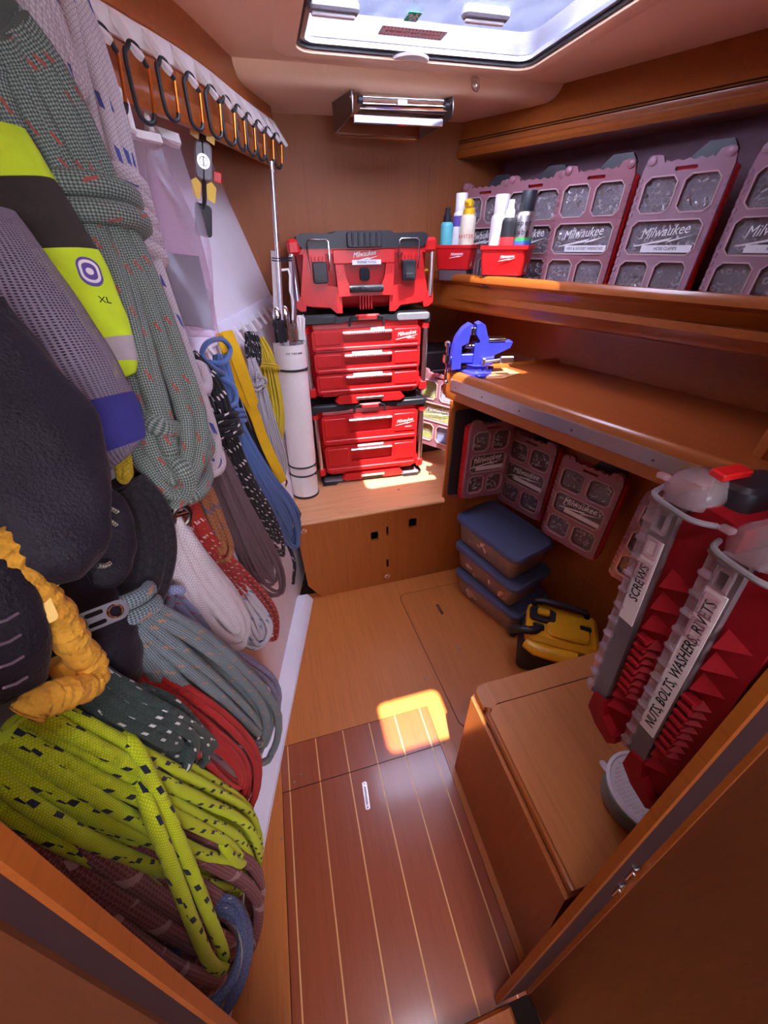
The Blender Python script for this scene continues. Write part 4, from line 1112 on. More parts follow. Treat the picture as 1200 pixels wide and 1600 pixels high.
# ================================================================== two deep parts cases hung by the doorway
M['redcase'] = plastic('red_case_plastic', (.28, .004, .010), .6, .25, .08, 120)
M['caselid'] = clear('case_lid_smoke', (.30, .24, .26), .55, .18)
M['casecl'] = clear('case_lid_clear', (.80, .66, .70), .22, .10)
OB = Vector((.470, .0, 0))
def deep_case(label, y_lid, z_bot, words, ls, lL, D):
    """x to the right, y away from the lid (aft), z up: lid looks forward; flank with the ribs looks to port"""
    o = Vector((.470, y_lid, z_bot)); t = thing('parts_case', label, 'parts case', frame(o, Vector((1, 0, 0)), -AJ, AK), 'deep parts cases by the doorway')
    # frame is left handed if y = -AJ with x right and z up -> use y = AJ and place the body at negative y
    t.matrix_world = frame(o, Vector((1, 0, 0)), AJ, AK)
    H, W = .445, .385
    b = MB()
    b.plate([(-.010, .012), (-.022, .0), (-D, .004), (-D, H - .005), (-.030, H), (-.010, H - .02)], [], .004, W, frame(Vector((0, 0, 0)), Vector((0, 1, 0)), Vector((0, 0, 1)), Vector((1, 0, 0))))
    b.build('case_body', M['redcase'], t)
    # foot lip
    b = MB(); b.plate([(.012, -.002), (.010, .040), (-.012, .046), (-.020, .012), (-.045, -.004), (-.054, .006), (-.056, -.012), (-.044, -.030), (-.012, -.022)], [], -.012, W, frame(Vector((0, 0, 0)), Vector((0, 1, 0)), Vector((0, 0, 1)), Vector((1, 0, 0)))); b.build('foot_lip', M['redcase'], t)
    # ribs: wedges down the flank
    kd = D / .078
    for k in range(3):
        b = MB(); b.add([(.004, -.022 * kd, H - .10 - k * .040), (.004, -.065 * kd, H - .112 - k * .040), (.004, -.022 * kd, H - .128 - k * .040), (-.012, -.024 * kd, H - .126 - k * .040)], [(0, 1, 3), (1, 2, 3), (2, 0, 3), (0, 2, 1)]); b.build('rib', M['redcase'], t)
    for k in range(8):
        z = H - .225 - k * .0165
        b = MB(); b.box((-.004, -.030 * kd, z), (.016, .020, .009), .002); b.build('rib', M['redcase'], t)
        b = MB(); b.add([(.004, -.040 * kd, z + .006), (.004, -.060 * kd, z - .001), (.004, -.040 * kd, z - .008), (-.012, -.042 * kd, z - .006)], [(0, 1, 3), (1, 2, 3), (2, 0, 3), (0, 2, 1)]); b.build('rib', M['redcase'], t)
    for k in range(2):
        z = .085 - k * .030
        b = MB(); b.add([(.004, -.018 * kd, z + .012), (.004, -.058 * kd, z + .002), (.004, -.018 * kd, z - .012), (-.012, -.020 * kd, z - .010)], [(0, 1, 3), (1, 2, 3), (2, 0, 3), (0, 2, 1)]); b.build('rib', M['redcase'], t)
    # lid: smoked rim with a clear moulded edge
    yz = frame(Vector((0, 0, 0)), Vector((0, 1, 0)), Vector((0, 0, 1)), Vector((1, 0, 0)))
    b = MB(); b.plate([(-.010, .035), (.022, .03), (.022, H - .01), (-.010, H - .01)], [], -.006, W, yz); b.build('lid', M['caselid'], t)
    b = MB(); b.plate([(.018, .03), (.030, .035), (.030, H - .012), (.018, H - .006)], [], -.010, W, yz)
    for k in range(14): b.box((-.009, .024, .05 + k * .032), (.010, .016, .008), .002)
    b.build('lid_edge', M['casecl'], t)
    for k in range(3):
        b = MB(); b.plate([(-.004, H - .055 - k * .042), (.016, H - .055 - k * .042), (.016, H - .022 - k * .042), (-.004, H - .022 - k * .042)], [[(.0, H - .050 - k * .042), (.012, H - .050 - k * .042), (.012, H - .027 - k * .042), (.0, H - .027 - k * .042)]], -.012, -.004, yz); b.build('hinge_slot', M['casecl'], t)
    # head: latch under a clear dome
    b = MB(); b.rings([[(x, y, z) for x, y in rrect(w_, d_, .022, 5, .028, -.002)] for w_, d_, z in ((.072, .060, H - .008), (.076, .064, H + .008), (.066, .054, H + .024), (.046, .034, H + .032))]); b.build('head_cap', M['casecl'], t, smooth=60)
    b = MB(); b.slab(.085, .050, .040, .014, .006, M=T(.070, -.030, H - .012)); b.slab(.10, .04, .03, .014, .006, M=T(.10, -.030, H - .006)); LA = b.build('latch', M['black'], t)
    b = MB(); b.slab(.046, .020, .010, .003, .002, M=T(.042, -.016, H + .030) @ RX(10)); b.build('latch_button', M['red'], LA)
    b = MB(); b.tube([tuple(q) for q in catmull([(.060, -.062, H - .014), (.018, -.056, H - .016), (-.012, -.034, H - .014), (-.016, .0, H - .010), (-.010, .028, H - .006), (.02, .036, H)], 24)], .0038, 8); b.build('latch_bail', M['grey'], LA)
    b = MB(); b.slab(W - .02, D - .02, .03, .02, .008, M=T(W / 2 + .06, -D / 2, H - .01)); b.build('top_rail', M['redcase'], t)
    # label down the flank
    b = MB(); b.box((-.0068, .006, ls), (.0012, .026, lL)); LB = b.build('label_strip', M['label'], t)
    b = MB(); m_ = frame(Vector((-.0078, .0055, ls)), Vector((0, 0, 1)), Vector((0, 1, 0)), Vector((-1, 0, 0)))
    b.text(words, .0205, m_, sx=.86); b.build('lettering', M['ink'], LB)
    return t
deep_case('deep red parts case labelled SCREWS hanging by the doorway', .240, .885, 'SCREWS', .300, .155, .078)
deep_case('deep red parts case labelled NUTS, BOLTS, WASHERS, RIVETS nearest the doorway', .146, .868, 'NUTS, BOLTS, WASHERS, RIVETS', .245, .285, .058)

# ================================================================== round tub on the bench
M['tubblue'] = plastic('grey_blue_tub', (.14, .19, .24), .3, .5)
TU = thing('round_tub', 'round grey-blue tub with white perforated lid on the bench', 'tub', T(.632, .158, .5205) @ Matrix.Scale(.86, 4))
b = MB(); b.lathe([(.070, 0), (.080, .01), (.088, .085)], 32); b.build('tub', M['tubblue'], TU)
b = MB(); b.lathe([(.090, .084), (.091, .094), (.083, .096), (.080, .092), (.001, .092)], 32); LT_ = b.build('lid', M['white'], TU)
b = MB()
for i in range(-9, 10):
    for j in range(-9, 10):
        if i * i + j * j < 72: b.box((i * .0085, j * .0085, .0935), (.0048, .0048, .003), .001)
b.build('lid_studs', M['white'], LT_)
b = MB(); b.slab(.018, .03, .004, .008, .001, M=T(-.062, .072, .09)); b.build('lid_tab', M['white'], LT_)
b = MB(); b.lathe([(.0905, .078), (.092, .081), (.092, .084), (.0905, .087)], 32, caps=(False, False)); b.build('rim_band', M['teal_label'], TU)

# ================================================================== polished steel fold-down rack under the deck
RK = thing('steel_rack', 'polished steel folding rack with rollers under the ceiling', 'rack')
def rp(px, py, y): return aty(px, py, y)
a1, a2 = rp(548, 126, 1.86), rp(708, 140, 1.86)
c1, c2 = rp(556, 160, 1.84), rp(697, 165, 1.84)
b = MB()
for (tp, bt) in (((548, 126), (523, 208)), ((708, 140), (655, 217))):
    A = rp(*tp, 1.83); B = rp(*bt, 1.98); Bk = Vector((B.x, 2.02, B.z)); A2 = Vector((A.x, 1.87, 2.016)); B2 = Vector((B.x, 2.0, 2.018))
    A.z = 2.016
    poly = [A, A + Vector((0, -.008, -.03)), A + Vector((0, .0, -.055)), Vector((A.x * .5 + B.x * .5, 1.93, B.z + .012)), B, B2]
    q = MB(); n = len(poly); vs = [p for p in poly] + [p + Vector((.004, 0, 0)) for p in poly]
    fs = [tuple(range(n - 1, -1, -1)), tuple(range(n, 2 * n))] + [(i, (i + 1) % n, n + (i + 1) % n, n + i) for i in range(n)]
    q.add(vs, fs); sp = q.build('side_plate', M['steeldk'], RK)
    q = MB(); q.cyl(A + Vector((-.004, .012, -.016)), A + Vector((.008, .012, -.016)), .007, 12); q.build('pivot', M['steeldk'], sp)
b = MB(); b.cyl(rp(562, 163, 1.84), rp(697, 168, 1.84), .013, 16); RO = b.build('roller', M['chrome'], RK)
for px_q in ((562, 156), (697, 165)):
    b = MB(); p = rp(*px_q, 1.825); b.cyl(p + Vector((-.006, 0, 0)), p + Vector((.010, 0, 0)), .012, 14); b.build('roller_end', M['black'], RK)
b = MB(); b.cyl(rp(565, 152, 1.86), rp(692, 158, 1.86), .010, 14); b.build('roller', M['chrome'], RK)
b = MB(); p, q = rp(552, 186, 1.84), rp(692, 192, 1.84); b.box(((p.x + q.x) / 2, 1.84, (p.z + q.z) / 2), (q.x - p.x, .010, .024), .003); b.build('front_bar', M['chrome'], RK)
b = MB(); p, q = rp(560, 176, 1.88), rp(690, 180, 1.88); b.box(((p.x + q.x) / 2, 1.88, (p.z + q.z) / 2), (q.x - p.x, .06, .006), .002); b.build('inner_plate', M['steeldk'], RK)
b = MB(); b.tube([rp(527, 210, 1.98), rp(650, 217, 1.98)], .006, 8); b.build('lower_bar', M['steel'], RK)
b = MB(); p = rp(629, 160, 1.815); b.box(tuple(p), (.035, .002, .014)); b.build('label_strip', M['label'], RK)
# teardrop lashing eye in the ceiling
m_ = atz(739, 121, 2.06); EY = thing('lashing_eye', 'small steel lashing eye set in the ceiling forward of the hatch', 'eye', T(m_.x, 1.79, 2.040) @ RX(60))
b = MB(); b.rings([[(x * s, y * s * 1.5, z) for x, y in rrect(.034, .034, .016, 5)] for s, z in ((1, 0), (1, .004), (.8, .006))]); b.build('plate', M['steel'], EY)
b = MB(); b.tube([(math.cos(a) * .008, math.sin(a) * .009 - .004, .008) for a in np.linspace(0, 6.283, 15)[:-1]], .0028, 6, closed=True); b.build('ring', M['chrome'], EY)

# ================================================================== port side: peg rails
def rail_pt(t):
    t = max(0, min(.9999, t)) * 39; k = int(t); return RL[k].lerp(RL[min(k + 1, 39)], t - k)
def rail_fr(t):
    p = rail_pt(t); tn = (rail_pt(t + .02) - rail_pt(t - .02)).normalized(); nn = Vector((-tn.y, tn.x, 0))
    return p, tn, (nn if nn.x > 0 else -nn)
UR = thing('peg_rail', 'white plastic peg rail along the upper wooden beam on the left', 'peg rail')
b = MB(); rs = []
for i in range(34):
    p, tn, nn = rail_fr(.02 + i * .03)
    rs.append([tuple(p + nn * o + Vector((0, 0, z))) for o, z in ((-.002, 1.935), (.006, 1.935), (.008, 1.942), (.008, 1.965), (.006, 1.972), (-.002, 1.972))])
b.rings(rs); b.build('rail', M['white'], UR)
PEGS = []
y_list = [2.06, 1.985, 1.90, 1.815, 1.73, 1.65, 1.57, 1.49, 1.41, 1.33, 1.255, 1.18, 1.10, 1.03, .96, .89]
ts = [i / 400 for i in range(401)]
for y in y_list:
    t = min(ts, key=lambda q: abs(rail_pt(q).y - y)); p, tn, nn = rail_fr(t)
    dr = (nn * .55 + Vector((0, 0, -.83))).normalized()
    base = p + nn * .008 + Vector((0, 0, 1.960))
    PEGS.append((base + dr * .052, nn, tn))
    m_ = frame(base, tn, -dr, tn.cross(-dr))
    b = MB(); b.prism([(x, yy) for x, yy in rrect(.020, .080, .0098, 5, 0, -.030)], -.005, .005, m_); b.build('peg', M['white'], UR)
# lower rail on the hull side
LR = thing('peg_rail', 'white plastic peg rail on the hull side above the hanging coils', 'peg rail')
b = MB(); rs = []
for y in np.linspace(.3, 2.17, 20):
    rs.append([(hull_x(y, z) + o, y, z) for o, z in ((.0005, 1.345), (.010, 1.345), (.012, 1.352), (.012, 1.385), (.010, 1.392), (.0005, 1.392))])
b.rings(rs); b.build('rail', M['hullwhite'], LR)
LPEG = []
for y in np.arange(.42, 2.16, .085):
    p = Vector((hull_x(y, 1.365) + .010, y, 1.362)); tn = Vector((.25, .97, 0)); nn = Vector((.97, -.25, 0)); dr = (nn * .5 + Vector((0, 0, -.85))).normalized()
    m_ = frame(p, tn, -dr, tn.cross(-dr)); LPEG.append(p + dr * .04)
    b = MB(); b.prism([(x, yy) for x, yy in rrect(.016, .062, .0078, 4, 0, -.024)], -.004, .004, m_); b.build('peg', M['white'], LR)

# ================================================================== carabiners on the upper pegs
M['orangegate'] = metal('orange_anodised', (.80, .22, .03), .3)
def carabiner(label, top, tilt, L=.095, Wc=.046):
    m_ = T(top) @ RZ(tilt) @ RY(8)
    t = thing('carabiner', label, 'carabiner', m_, 'carabiners on the upper pegs')
    pts = [(-.35 * Wc, 0, -.012), (-.5 * Wc, 0, -L * .22), (-.42 * Wc, 0, -L * .80), (-.30 * Wc, 0, -L * .95), (0, 0, -L), (.30 * Wc, 0, -L * .94), (.40 * Wc, 0, -L * .82)]
    top_ = [(.48 * Wc, 0, -L * .20), (.38 * Wc, 0, -.02), (.15 * Wc, 0, -.002), (-.15 * Wc, 0, 0.0)]
    b = MB(); b.tube([tuple(q) for q in catmull(top_ + pts, 34)], .0045, 8); b.build('body', M['black'], t)
    b = MB(); b.cyl((.40 * Wc, 0, -L * .82), (.48 * Wc, 0, -L * .20), .0034, 8); b.build('gate', M['orangegate'], t)
    return t
order = ['nearest the bow', 'second from the bow', 'third from the bow', 'fourth from the bow', 'fifth from the bow', 'sixth from the bow', 'seventh from the bow', 'eighth from the bow', 'ninth from the bow']
for k in range(1, 10):
    p, nn, tn = PEGS[k]
    carabiner('black carabiner with orange gate on the upper rail, %s' % order[k - 1], p + Vector((0, 0, .006)), 52 + (k * 37 % 17) - 8)
CAR_A = PEGS[10][0]; CAR_B = PEGS[11][0]
for p, lb in ((CAR_A, 'large black carabiner holding the forward hook of the clear bags'), (CAR_B, 'large black carabiner holding the near hook of the clear bags')):
    carabiner(lb, p + Vector((0, 0, .006)), 50, .115, .05)

# ================================================================== ropes
def bundle_frames(ctl, off, n=30):
    """ctl: line of sight points down the middle of a hanging bundle, with its half width; lies off the hull side"""
    offs = off if isinstance(off, (list, tuple)) else [off] * len(ctl)
    P = []; Wd = []
    for (c, o) in zip(ctl, offs):
        p = on_hull(c[0], c[1], o); P.append(p); Wd.append(c[2] * depth(p) / F_PX)
    P = [Vector(q.tolist()) for q in catmull([tuple(p) for p in P], n)]
    Wq = np.interp(np.linspace(0, 1, n), np.linspace(0, 1, len(Wd)), Wd)
    Wq = np.convolve(np.pad(Wq, 2, mode='edge'), [.1, .2, .4, .2, .1], 'valid')
    out = []
    for i, p in enumerate(P):
        t = (P[min(i + 1, n - 1)] - P[max(i - 1, 0)]).normalized()
        e = Vector((.80, -.60, .25)); e = (e - t * e.dot(t)).normalized()          # out of the hull, into the cabin
        c = (Vector(CAM.tolist()) - p).normalized(); e2 = (c - t * c.dot(t)).normalized()
        e = (e + e2 * 1.4).normalized(); e = (e - t * e.dot(t)).normalized()
        out.append((p, t, t.cross(e).normalized(), e, float(Wq[i])))
    return out
def fr_at(fr, s):
    n = len(fr) - 1; s = max(0.0, min(1.0, s)) * n; k = min(int(s), n - 1); u = s - k
    a, b_ = fr[k], fr[k + 1]
    return (a[0].lerp(b_[0], u), a[1].lerp(b_[1], u), a[2].lerp(b_[2], u), a[3].lerp(b_[3], u), a[4] * (1 - u) + b_[4] * u)
def coil(label, ctl, off, n, r, mat, seed=0, thick=.55, wraps=None, knot=None, nested=.16, tails=(), uloose=.3, group='rope coils hanging on the left side', cat='rope coil', hang=None, sides=10):
    rr = random.Random(seed)
    fr = bundle_frames(ctl, off)
    t = thing('rope_coil', label, cat, T(fr[0][0]), group)
    inv = Matrix.Translation(-fr[0][0])
    b = MB(); wm = max(f[4] for f in fr)
    n1 = max(3, round(wm * .96 / (2 * r))); plan = []
    for k in range(n1): plan.append(((k + .5) / n1 * .97, 0))
    for k in range(n1): plan.append(((k + .98) / n1 * .90, 1))          # an inner layer fills behind the gaps
    for (rho, deep) in plan:
        lay = math.sqrt(max(0, 1 - rho * rho)); al = r / wm
        e0 = lay * thick * .7 + (rr.random() - .5) * 1.1 * al; e1 = lay * thick * .7 + (rr.random() - .5) * 1.1 * al
        if deep: e0 -= al * 2.3; e1 -= al * 2.3
        send = 1 - nested * (1 - rho) - rr.random() * nested * .5
        ph1, ph2 = rr.random() * 6.28, rr.random() * 6.28; j1 = (rr.random() - .5) * uloose * .5; j2 = (rr.random() - .5) * uloose * .5
        s0 = send - .16
        pts = []
        m = 17
        def pos(s, side):
            f = fr_at(fr, s)
            if s > s0:
                q = min(1, (s - s0) / (send - s0)); lat = math.sqrt(max(0, 1 - q * q))
            else: lat = 1
            jj, ph, ee = (j1, ph1, e0) if side < 0 else (j2, ph2, e1)
            eb = ee if s <= s0 else ee * lat + (e0 + e1) / 2 * (1 - lat)
            l = side * rho * lat + (jj * .5 + uloose * .2 * math.sin(ph + s * 5)) * min(1, lat + .2)
            return f[0] + f[2] * l * f[4] + f[3] * (eb * f[4] + .004 * math.sin(ph * 2 + s * 7))
        ss = [i / m * s0 for i in range(m + 1)]
        arc = [s0 + (send - s0) * math.sin(math.radians(a)) for a in (18, 36, 54, 70, 82)]
        for s in ss: pts.append(pos(s, -1))
        for s in arc: pts.append(pos(s, -1))
        f = fr_at(fr, send); pts.append(f[0] + f[2] * (j1 + j2) * .2 * f[4] + f[3] * ((e0 + e1) / 2) * f[4])
        for s in reversed(arc): pts.append(pos(s, 1))
        for s in reversed(ss): pts.append(pos(s, 1))
        b.tube(pts, r * .90, sides, M=inv)
    b.build('strands', mat, t, smooth=70)
    if wraps:
        for (s, turns, ex) in wraps:
            f = fr_at(fr, s); b = MB(); pts = []
            for i in range(int(turns * 14) + 1):
                a = i / 14 * 2 * math.pi; adv = (i / 14 - turns / 2) * r * 2.1
                pts.append(f[0] + f[1] * adv + f[2] * math.cos(a) * (f[4] * ex + r) + f[3] * (math.sin(a) * (f[4] * ex * thick * 1.25 + r) + f[4] * .1))
            b.tube(pts, r * 1.02, sides, M=inv); b.build('wrap', mat, t, smooth=70)
    if knot:
        for (s, R, kx, ky) in knot:
            f = fr_at(fr, s); b = MB(); pts = []
            for i in range(60):
                a = i / 60 * 2 * math.pi
                pts.append(f[0] + f[2] * ((math.sin(a) + 2 * math.sin(2 * a)) * R * .33 + kx * f[4]) + f[1] * ((math.cos(a) - 2 * math.cos(2 * a)) * R * .33 + ky) + f[3] * (-math.sin(3 * a) * R * .4 + f[4] * thick + r))
            b.tube(pts, r, sides, closed=True, M=inv); b.build('knot', mat, t, smooth=70)
    for (tl, o) in tails:
        oo = o if isinstance(o, (list, tuple)) else [o] * len(tl)
        oo = [oo[0] * .72] + list(oo[1:-1]) + [oo[-1] * .80]
        P = [on_hull(x, y, q) for (x, y), q in zip(tl, oo)]
        b = MB(); b.tube([tuple(q) for q in catmull([tuple(p) for p in P], 12 * len(P))], r, sides, M=inv); b.build('tail', mat, t, smooth=70)
    return t
RM = {}
RM['green'] = rope('rope_green', (.34, .37, .33), (.05, .11, .085), (.42, .10, .07), .10, 2.6, .8, 2.0, 11)
RM['whiteblue'] = rope('rope_white_blue', (.66, .57, .60), (.54, .46, .49), (.06, .08, .28), .20, 1.1, .3, 2.0, 11, fd=.3)
RM['teal'] = rope('rope_teal_grey', (.30, .37, .38), (.07, .11, .13), (.40, .22, .13), .14, 2.4, .9, 2.0, 10)
RM['bluefleck'] = rope('rope_blue_fleck', (.22, .27, .50), (.40, .42, .56), (.42, .12, .12), .14, 2.0, .8, 2.0, 8)
RM['red'] = rope('rope_red', (.55, .022, .018), (.42, .013, .012), nb=8)
RM['redfleck'] = rope('rope_red_fleck', (.46, .03, .02), (.34, .015, .012), (.66, .46, .42), .2, 2.2, 1.2, 3.0, 6)
RM['dgreen'] = rope('rope_dark_green', (.05, .08, .068), (.034, .056, .048), (.66, .66, .62), .2, 1.5, .3, 3.0, 9, fd=.28)
RM['lime'] = rope('rope_lime', (.70, .86, .02), (.58, .74, .014), (.015, .02, .05), .22, 1.5, .25, 2.0, 12, fd=.34)
RM['maroon'] = rope('rope_maroon', (.20, .045, .05), (.34, .14, .14), (.42, .26, .25), .25, .9, .6, 1.0, 7)
RM['navy'] = rope('rope_blue_grey', (.10, .12, .23), (.075, .09, .18), (.35, .32, .22), .06, .35, .3, 1.0, 5)
RM['blue'] = rope('rope_sky_blue', (.11, .20, .46), (.09, .17, .40), nb=6, contrast=.15)
RM['bw'] = rope('rope_black_white', (.016, .014, .018), (.012, .010, .014), (.70, .62, .62), .22, 1.6, .7, 2.0, 5, fd=.35)
RM['black'] = rope('rope_black', (.022, .016, .022), (.015, .012, .016), nb=5)
RM['brown'] = rope('rope_brown_purple', (.17, .10, .115), (.13, .075, .085), nb=5)
RM['orange'] = rope('rope_orange_brown', (.36, .13, .05), (.27, .09, .035), (.10, .08, .14), .25, .8, .7, 1.0, 4)
RM['white'] = rope('rope_white', (.78, .69, .71), (.64, .55, .58), nb=10)
RM['lightblue'] = rope('rope_white_lightblue', (.66, .62, .66), (.54, .52, .58), (.16, .22, .42), .16, .9, .3, 1.0, 7)
RM['yellow'] = rope('cord_yellow', (.60, .44, .02), (.54, .38, .015), nb=4, contrast=.1)
RM['whitebraid'] = rope('cord_white_braid', (.62, .58, .60), (.20, .17, .22), nb=3)
# --- lower row, from the bow towards the door
coil('thin bright yellow cord coil behind the white pipe', [(400, 528, 10), (408, 560, 22), (418, 620, 25), (432, 720, 20)], .045, 9, .0042, RM['yellow'], 1, wraps=[(.45, 2, 1.0)])
coil('black and white flecked short coil above the white braided cord', [(392, 520, 8), (396, 545, 12), (400, 580, 10)], .05, 5, .005, RM['bw'], 2)
coil('small white braided cord coil with round knot beside the pipe', [(392, 560, 6), (402, 600, 13), (414, 650, 13), (432, 715, 15), (444, 757, 11)], .060, 6, .0048, RM['whitebraid'], 3, knot=[(.22, .026, 0, 0), (.26, .02, .2, .004)], thick=.8)
coil('thin black cord coil between the yellow strap and the sky blue coil', [(355, 560, 10), (372, 612, 14), (392, 670, 14), (428, 762, 13)], .055, 8, .0052, RM['black'], 4, wraps=[(.2, 2, 1.0)])
coil('sky blue rope coil with three tight wraps', [(344, 556, 8), (352, 600, 13), (368, 668, 13), (408, 750, 20), (440, 805, 30), (464, 868, 26)], [.07, .07, .075, .075, .07, .06], 13, .0066, RM['blue'], 5, wraps=[(.36, 3, 1.05)], nested=.12, uloose=.12, tails=[([(352, 585), (330, 572), (316, 555), (324, 536), (346, 530), (360, 546), (350, 566), (326, 566)], .10), ([(345, 590), (366, 606), (368, 630), (350, 636), (340, 622)], .10)])
coil('thin dark grey cord coil behind the bottom of the sky blue coil', [(398, 700, 8), (425, 760, 12), (455, 800, 14), (474, 838, 11)], .035, 6, .0058, RM['black'], 6)
coil('black rope coil flecked with white left of the sky blue coil', [(296, 556, 12), (330, 610, 22), (352, 680, 18), (378, 745, 16), (415, 812, 17), (455, 885, 13)], [.085, .09, .09, .08, .07, .06], 9, .0075, RM['bw'], 7, wraps=[(.36, 4, 1.1)], tails=[([(450, 850), (460, 880), (458, 912)], .07)])
coil('dull purple-brown rope coil left of the black and white coil', [(322, 690, 14), (345, 740, 20), (375, 810, 24), (412, 885, 30), (444, 940, 22)], .07, 12, .0064, RM['brown'], 8, nested=.2)
coil('orange-brown rope coil above the red flecked coil', [(288, 726, 16), (306, 770, 24), (330, 830, 24), (352, 880, 18)], .105, 9, .0068, RM['orange'], 9, thick=.7)
coil('red rope coil flecked with white behind the thick white coil', [(286, 770, 10), (312, 840, 18), (370, 915, 24), (408, 960, 24), (432, 1004, 14)], [.105, .10, .08, .06, .05], 8, .0078, RM['redfleck'], 10)
coil('pale rope coil with light blue stripe behind the thick white coil', [(330, 880, 12), (365, 930, 26), (395, 975, 30), (412, 1018, 24)], .065, 7, .0085, RM['lightblue'], 11)
coil('thick white braided rope coil in the middle of the left side', [(254, 800, 12), (276, 850, 26), (306, 905, 34), (345, 960, 38), (378, 1004, 30)], [.11, .11, .105, .10, .09], 8, .0128, RM['white'], 12, nested=.14, uloose=.4)
coil('blue rope coil with red flecks behind the big teal-grey coil', [(238, 915, 18), (275, 965, 26), (340, 1040, 34), (400, 1090, 40), (428, 1132, 28)], [.075, .07, .06, .05, .045], 9, .0085, RM['bluefleck'], 13, knot=[(.05, .03, 0, 0)])
coil('dull red rope behind the thick white coil', [(250, 880, 8), (285, 945, 14), (330, 990, 14)], .06, 5, .007, RM['redfleck'], 31)
coil('big teal-grey rope coil resting low on the left side', [(196, 935, 16), (222, 975, 34), (280, 1025, 52), (340, 1080, 56), (392, 1135, 52), (424, 1190, 30)], [.11, .11, .105, .10, .095, .085], 13, .0118, RM['teal'], 14, nested=.18, wraps=[(.06, 2, .9)])
coil('plain red rope coil low on the left side', [(190, 1045, 30), (240, 1100, 46), (305, 1158, 56), (358, 1212, 58), (400, 1275, 38)], [.06, .075, .09, .095, .085], 17, .0080, RM['red'], 15, nested=.2)
coil('dark green rope coil with white flecks over the red coil', [(136, 1066, 26), (180, 1110, 40), (240, 1145, 44), (290, 1172, 36), (330, 1195, 22)], [.105, .11, .115, .115, .11], 9, .0100, RM['dgreen'], 16, nested=.35, tails=[([(215, 1075), (270, 1100), (320, 1150), (350, 1180)], .13), ([(262, 1198), (290, 1196), (290, 1170), (265, 1160)], .13)])
LIME = coil('bright lime rope coil with black flecks, lowest on the left', [(0, 1140, 62), (90, 1195, 72), (190, 1250, 76), (290, 1300, 72), (352, 1330, 62), (404, 1370, 40)], [.075, .085, .09, .09, .085, .07], 13, .0102, RM['lime'], 17, nested=.14, uloose=.25,
     tails=[([(200, 1168), (232, 1262), (262, 1340), (300, 1440), (326, 1500), (346, 1514), (350, 1492), (322, 1420), (286, 1330), (246, 1240), (210, 1170), (176, 1140)], [.12, .14, .15, .15, .14, .13, .13, .15, .15, .14, .13, .12]), ([(322, 1270), (352, 1325), (372, 1350), (384, 1335), (376, 1300)], [.13, .13, .12, .11, .11]), ([(384, 1370), (400, 1400), (402, 1412)], [.06, .05, .045])])
coil('large dull maroon rope coil below the lime coil', [(40, 1230, 60), (120, 1300, 76), (200, 1360, 80), (280, 1410, 84), (350, 1450, 78), (392, 1490, 50)], [.05, .055, .055, .055, .055, .05], 10, .015, RM['maroon'], 18, nested=.2)
# blue ring of rope at the very bottom
fr0 = on_hull(322, 1502, .105); RG = thing('rope_coil', 'blue-grey ring coil of rope at the bottom left by the sill', 'rope coil', T(fr0), 'rope coils hanging on the left side')
c_ = (Vector(CAM.tolist()) - fr0).normalized(); xu = Vector((0, 0, 1)); xa = xu.cross(c_).normalized(); ya = c_.cross(xa)
rr = random.Random(5); b = MB(); k0 = depth(fr0) / F_PX
for k in range(8):
    R1 = (48 + rr.random() * 28) * k0; R2 = (44 + rr.random() * 22) * k0; ph = rr.random(); ox = (rr.random() - .5) * 10 * k0
    b.tube([xa * (math.cos(a) * R1 + ox) + ya * (math.sin(a) * R2) + c_ * (k * .005 - .02 + .006 * math.sin(a * 2 + ph * 6)) for a in np.linspace(0, 6.283, 37)[:-1]], .0075, 8, closed=True)
b.build('strands', RM['navy'], RG, smooth=70)
# --- ropes from the upper rail
coil('grey rope coil with blue flecks at the top left corner', [(30, -40, 30), (55, 30, 34), (85, 90, 26), (110, 150, 20)], [.22, .21, .20, .18], 6, .0155, RM['whiteblue'], 19, thick=.8)
coil('white rope coil with blue flecks and five wraps behind the green coil', [(110, -10, 14), (128, 60, 24), (160, 190, 30), (196, 335, 21), (232, 450, 22), (280, 590, 22), (318, 700, 24), (330, 745, 18)], [.19, .18, .15, .125, .115, .115, .11, .11], 6, .0140, RM['whiteblue'], 20, wraps=[(.445, 5, 1.0)], tails=[([(290, 570), (315, 575), (322, 605), (306, 615), (290, 600)], .11), ([(262, 560), (300, 610), (318, 650), (304, 640)], .12), ([(300, 690), (335, 700), (342, 730), (310, 745)], .125)])
GREEN = coil('large green rope coil with red flecks hanging from the upper rail', [(-4, 40, 40), (40, 110, 52), (90, 215, 60), (150, 335, 44), (190, 450, 56), (222, 570, 66), (258, 690, 64), (268, 792, 40)], [.20, .19, .175, .16, .15, .145, .14, .13], 12, .0155, RM['green'], 21, nested=.10, thick=.5, wraps=[(.43, 2, .95)], tails=[([(215, 640), (250, 668), (300, 672), (322, 690), (318, 712), (290, 690), (262, 678)], .16), ([(250, 720), (280, 728), (292, 760), (272, 790)], .165), ([(268, 780), (300, 775), (320, 750), (318, 725)], .15)])

# ================================================================== swivel and small hardware
SWp = on_hull(284, 806, .14)
SW = thing('swivel_shackle', 'round steel swivel shackle hanging below the green coil', 'shackle', T(SWp) @ RZ(35) @ RY(12))
b = MB(); b.tube([(math.cos(a) * .014, 0, math.sin(a) * .019) for a in np.linspace(0, 6.283, 25)[:-1]], .0048, 10, closed=True); b.build('ring', M['steeldk'], SW)
b = MB(); b.box((0, 0, .004), (.026, .010, .007), .002); b.lathe([(.006, 0), (.006, .014)], 10, T(0, 0, .018)); b.build('swivel_pin', M['steel'], SW)

